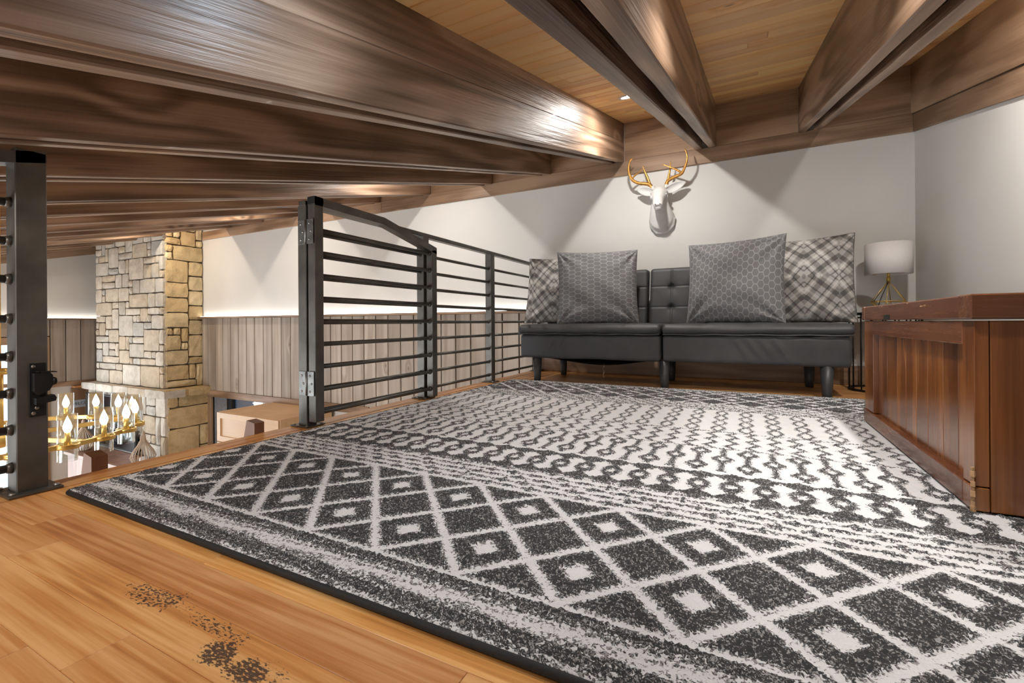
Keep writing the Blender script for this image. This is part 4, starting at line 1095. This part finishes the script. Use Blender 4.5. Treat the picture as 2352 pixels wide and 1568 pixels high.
ANT = [('left', [([(-0.6267, 3.5668, 1.4364), (-0.6477, 3.5607, 1.4682), (-0.7141, 3.5443, 1.4811), (-0.7559, 3.5279, 1.5007), (-0.7783, 3.5156, 1.5338), (-0.7894, 3.5034, 1.583), (-0.7806, 3.4952, 1.6352), (-0.756, 3.4911, 1.6632)], 0.0145, 0.004), ([(-0.6381, 3.5627, 1.4598), (-0.6614, 3.5566, 1.5277), (-0.6799, 3.5504, 1.5745), (-0.6909, 3.5443, 1.6111)], 0.011, 0.003), ([(-0.7725, 3.5238, 1.5148), (-0.7489, 3.5197, 1.5356), (-0.717, 3.5116, 1.5537), (-0.6873, 3.5075, 1.5722)], 0.008, 0.003), ([(-0.7743, 3.5197, 1.5191), (-0.7903, 3.5197, 1.5574), (-0.7965, 3.5197, 1.6045), (-0.7793, 3.5238, 1.6746)], 0.009, 0.003)]), ('right', [([(-0.5271, 3.5668, 1.4348), (-0.5093, 3.5607, 1.4756), (-0.4619, 3.5443, 1.4913), (-0.411, 3.5279, 1.5033), (-0.3911, 3.5156, 1.5306), (-0.3736, 3.5034, 1.57), (-0.3671, 3.4952, 1.6144), (-0.3817, 3.4911, 1.6696)], 0.0145, 0.004), ([(-0.5143, 3.5627, 1.467), (-0.5013, 3.5566, 1.5181), (-0.4915, 3.5504, 1.5694), (-0.488, 3.5443, 1.6126)], 0.01, 0.003), ([(-0.4064, 3.5279, 1.5098), (-0.4444, 3.5197, 1.5355), (-0.4899, 3.5116, 1.56), (-0.54, 3.5075, 1.5871)], 0.009, 0.003)])]
for nm, beams in ANT:
    first = None
    for (ps, r0, r1) in beams:
        c = bez(ps); n = len(c)
        rad = [max(0.0012, (r0 + (r1 - r0) * (i / (n - 1)) ** 1.2) * (1 + 0.10 * math.sin(i * 2.9))) for i in range(n)]
        o = MB().tube(c, rad, 10).build('antler' if first is None else 'tine', M['gold_antler'], deer if first is None else first)
        if first is None:
            first = o; o['label'] = 'gold painted antler'

# ------------------------------------------------------------------ trunk
tk = thing('blanket_trunk', (0.68, 1.8, RT), 'worn reddish brown wooden trunk with beadboard panel standing on the rug', 'trunk')
TX0, TX1, TY0, TY1, TZ = 0.430, 0.925, 1.302, 2.292, 0.418
zb_ = RT + 0.0052
B(TX0 + 0.026, TX1 - 0.002, TY0 + 0.026, TY1 - 0.02, zb_ + 0.01, TZ - 0.004).build('inner_box', M['dark'], tk)
# side facing the room
for nm, (y0, y1, z0, z1) in (('stile', (TY0, TY0 + 0.057, zb_ + 0.052, TZ)), ('stile', (TY1 - 0.135, TY1, zb_ + 0.052, TZ))):
    B(TX0, TX0 + 0.0235, y0, y1, z0, z1, b=0.0015).build(nm, M['trunk'], tk)
B(TX0 - 0.001, TX0 + 0.026, TY0 + 0.057, TY1 - 0.135, 0.366, TZ, b=0.0015).build('rail', M['trunk_y'], tk)
pb = B(TX0 - 0.004, TX0 + 0.026, TY0 + 0.050, TY1, zb_, zb_ + 0.050, b=0.002).build('plinth', M['trunk_y'], tk)
B(TX0 - 0.004, TX0 + 0.0235, TY0 - 0.001, TY0 + 0.049, zb_, zb_ + 0.050, b=0.002).build('plinth', M['trunk'], tk)
ys = [TY0 + 0.057, 1.434, 1.527, 1.636, 1.730, 1.828, 1.920, 2.040, TY1 - 0.135]
for a, b_ in zip(ys[:-1], ys[1:]):
    B(TX0 + 0.016, TX0 + 0.026, a + 0.0008, b_ - 0.0008, zb_ + 0.045, 0.370, b=0.0016).build('panel_board', M['trunk'], tk)
# end facing the camera
B(TX0 + 0.0252, TX1, TY0 + 0.001, TY0 + 0.022, zb_, TZ, b=0.002).build('end_panel', M['trunk'], tk)
# lid with breadboard ends
LZ = TZ + 0.004
ld = B(TX0 - 0.006, TX1, TY0 + 0.057, TY1 - 0.035, LZ, LZ + 0.052, b=0.003).build('lid', M['trunk_y'], tk)
B(TX0 - 0.008, TX1, TY0 - 0.008, TY0 + 0.0565, LZ, LZ + 0.053, b=0.003).build('lid_end', M['trunk_x'], ld)
B(TX0 - 0.008, TX1, TY1 - 0.0345, TY1 + 0.008, LZ, LZ + 0.053, b=0.003).build('lid_end', M['trunk_x'], ld)
B(TX0 - 0.0075, TX0 - 0.0005, 1.905, 1.975, LZ + 0.001, LZ + 0.017, b=0.001).build('lid_notch_shade', M['dark'], ld)  # proud dark block that paints the shade inside a notch
M['chip'] = plain('bare_wood_chip', (0.50, 0.30, 0.15), 0.7, var=0.3, scale=90)
for i in range(9):     # worn bare-wood chips along the near corner
    zz = zb_ + 0.004 + i * 0.0105; h_ = rng.uniform(0.002, 0.0045)
    MB().obox((TX0 - 0.003, TY0 + 0.000, zz), (h_ * 0.8, h_ * 0.9, h_ * 1.5), Matrix.Rotation(rng.uniform(0, 1.5), 3, 'Z'), 0.0006).build('worn_chip', M['chip'], tk)
for (yy, zz, l_) in ((1.60, LZ + 0.036, 0.010), (1.575, LZ + 0.037, 0.006), (1.72, LZ + 0.048, 0.004), (2.0, LZ + 0.046, 0.004)):
    B(TX0 - 0.0068, TX0 - 0.0058, yy - l_, yy + l_, zz - 0.0015, zz + 0.0015).build('worn_chip', M['chip'], ld)

# ------------------------------------------------------------------ side table and lamp
st = thing('wire_side_table', (0.742, 3.42, 0), 'round black wire side table between the sofa and the trunk', 'side table')
TCX, TCY, TR, TTZ = 0.735, 3.42, 0.175, 0.468
MB().lathe([(0.0, 0.0), (TR - 0.002, 0.0), (TR, -0.004), (TR, -0.012), (TR - 0.006, -0.014), (0.0, -0.012)], (TCX, TCY, TTZ), 40).build('table_top', M['black_metal'], st)
circ = lambda r, z, n=40: [(TCX + r * math.cos(2 * math.pi * k / n), TCY + r * math.sin(2 * math.pi * k / n), z) for k in range(n)]
MB().tube(circ(TR - 0.004, 0.008), 0.007, 8, closed=True).build('base_ring', M['black_metal'], st)
MB().tube(circ(TR - 0.004, TTZ - 0.03), 0.004, 8, closed=True).build('top_ring', M['black_metal'], st)
for k in range(18):
    a = 2 * math.pi * k / 18; x, y = TCX + (TR - 0.004) * math.cos(a), TCY + (TR - 0.004) * math.sin(a)
    MB().tube([(x, y, 0.012), (x, y, TTZ - 0.012)], 0.0038, 6).build('wire', M['black_metal'], st)
lp = thing('table_lamp', (0.752, 3.40, TTZ), 'small lamp with white drum shade on a gold wire diamond base', 'lamp')
LX, LY = 0.752, 3.40
so = []
MB().lathe([(0.110, 0.692), (0.1125, 0.692), (0.1125, 0.873), (0.110, 0.873), (0.110, 0.692)], (LX, LY, 0), 56).build('lamp_shade', M['shade'], lp)
hexr = [(LX + 0.088 * math.cos(math.pi / 3 * k + 0.2), LY + 0.088 * math.sin(math.pi / 3 * k + 0.2), 0.533) for k in range(6)]
botr = [(LX + 0.052 * math.cos(math.pi / 3 * k + 0.72), LY + 0.052 * math.sin(math.pi / 3 * k + 0.72), TTZ + 0.004) for k in range(6)]
top = (LX, LY, 0.652)
for k in range(6):
    MB().tube([top, hexr[k]], 0.0021, 6).build('wire', M['gold'], lp)
    MB().tube([hexr[k], hexr[(k + 1) % 6]], 0.0021, 6).build('wire', M['gold'], lp)
    MB().tube([hexr[k], botr[k]], 0.0021, 6).build('wire', M['gold'], lp)
    MB().tube([hexr[(k + 1) % 6], botr[k]], 0.0021, 6).build('wire', M['gold'], lp)
    MB().tube([botr[k], botr[(k + 1) % 6]], 0.0021, 6).build('wire', M['gold'], lp)
MB().lathe([(0.0, 0.647), (0.011, 0.647), (0.011, 0.672), (0.008, 0.676), (0.008, 0.70), (0.016, 0.702), (0.016, 0.745), (0.0, 0.745)], (LX, LY, 0), 16).build('socket', M['gold'], lp)
for k in range(3):
    a = 2 * math.pi * k / 3
    MB().tube([(LX + 0.014 * math.cos(a), LY + 0.014 * math.sin(a), 0.712), (LX + 0.111 * math.cos(a), LY + 0.111 * math.sin(a), 0.700)], 0.0016, 6).build('shade_spider', M['gold'], lp)
MB().tube(bez([(LX - 0.002, LY - 0.004, 0.65), (LX - 0.02, LY - 0.012, 0.60), (LX - 0.045, LY - 0.03, 0.54), (LX - 0.062, LY - 0.03, TTZ + 0.004)]), 0.0022, 6).build('cord', M['black_metal'], lp)

# ------------------------------------------------------------------ recessed ceiling lights and added fills
def downlight(x, y, power, label, col=(1.0, 0.965, 0.915), spread=180.0):
    z = roofz(y, ZT + RD) - 0.001
    t = thing('recessed_light', (x, y, z), label, 'ceiling light')
    rot = (math.atan(SL), 0, 0)
    ring = MB().lathe([(0.034, 0.0), (0.036, -0.006), (0.050, -0.006), (0.053, 0.0), (0.034, 0.0)], n=32).mesh('light_trim', M['white_paint'])
    link('light_trim', ring, t, (x, y, z), rot)
    lens = MB().lathe([(0.0, -0.0015), (0.034, -0.0015), (0.034, 0.0), (0.0, 0.0)], n=32).mesh('light_lens', M['lens'])
    link('light_lens', lens, t, (x, y, z), rot)
    l = bpy.data.lights.new('lamp', 'AREA'); l.shape = 'DISK'; l.size = 0.06; l.energy = power; l.color = col; l.spread = math.radians(spread)
    o = bpy.data.objects.new('lamp', l); COL.objects.link(o); o.parent = t
    o.rotation_euler = rot; o.location = (0, 0.008 * SL, -0.010)
    return t
downlight(-0.625, 2.743, 12.3, 'lit recessed ceiling light in the pine boards between two rafters')
downlight(0.06, 1.10, 6, 'recessed ceiling light above the middle of the rug', spread=120)
downlight(-1.235, -0.28, 6.5, 'added unseen fill light above the bare floor boards')  # unseen lamp added behind the camera to brighten the floor
downlight(-0.60, 0.62, 2.2, 'recessed ceiling light above the near left of the rug', (0.66, 0.83, 1.0))
downlight(0.62, 1.85, 13, 'recessed ceiling light above the trunk')
downlight(-2.485, 2.743, 9, 'recessed ceiling light over the railing by the back wall')
downlight(-8.36, 1.5, 8, 'added fill light near the far end wall')  # lamp added as fill for the far end of the great room
downlight(-4.46, 2.743, 8, 'recessed ceiling light over the maple cabinet', (1.0, 0.9, 0.78))
downlight(-6.40, 2.743, 9, 'recessed ceiling light beside the chimney', (1.0, 0.86, 0.68))
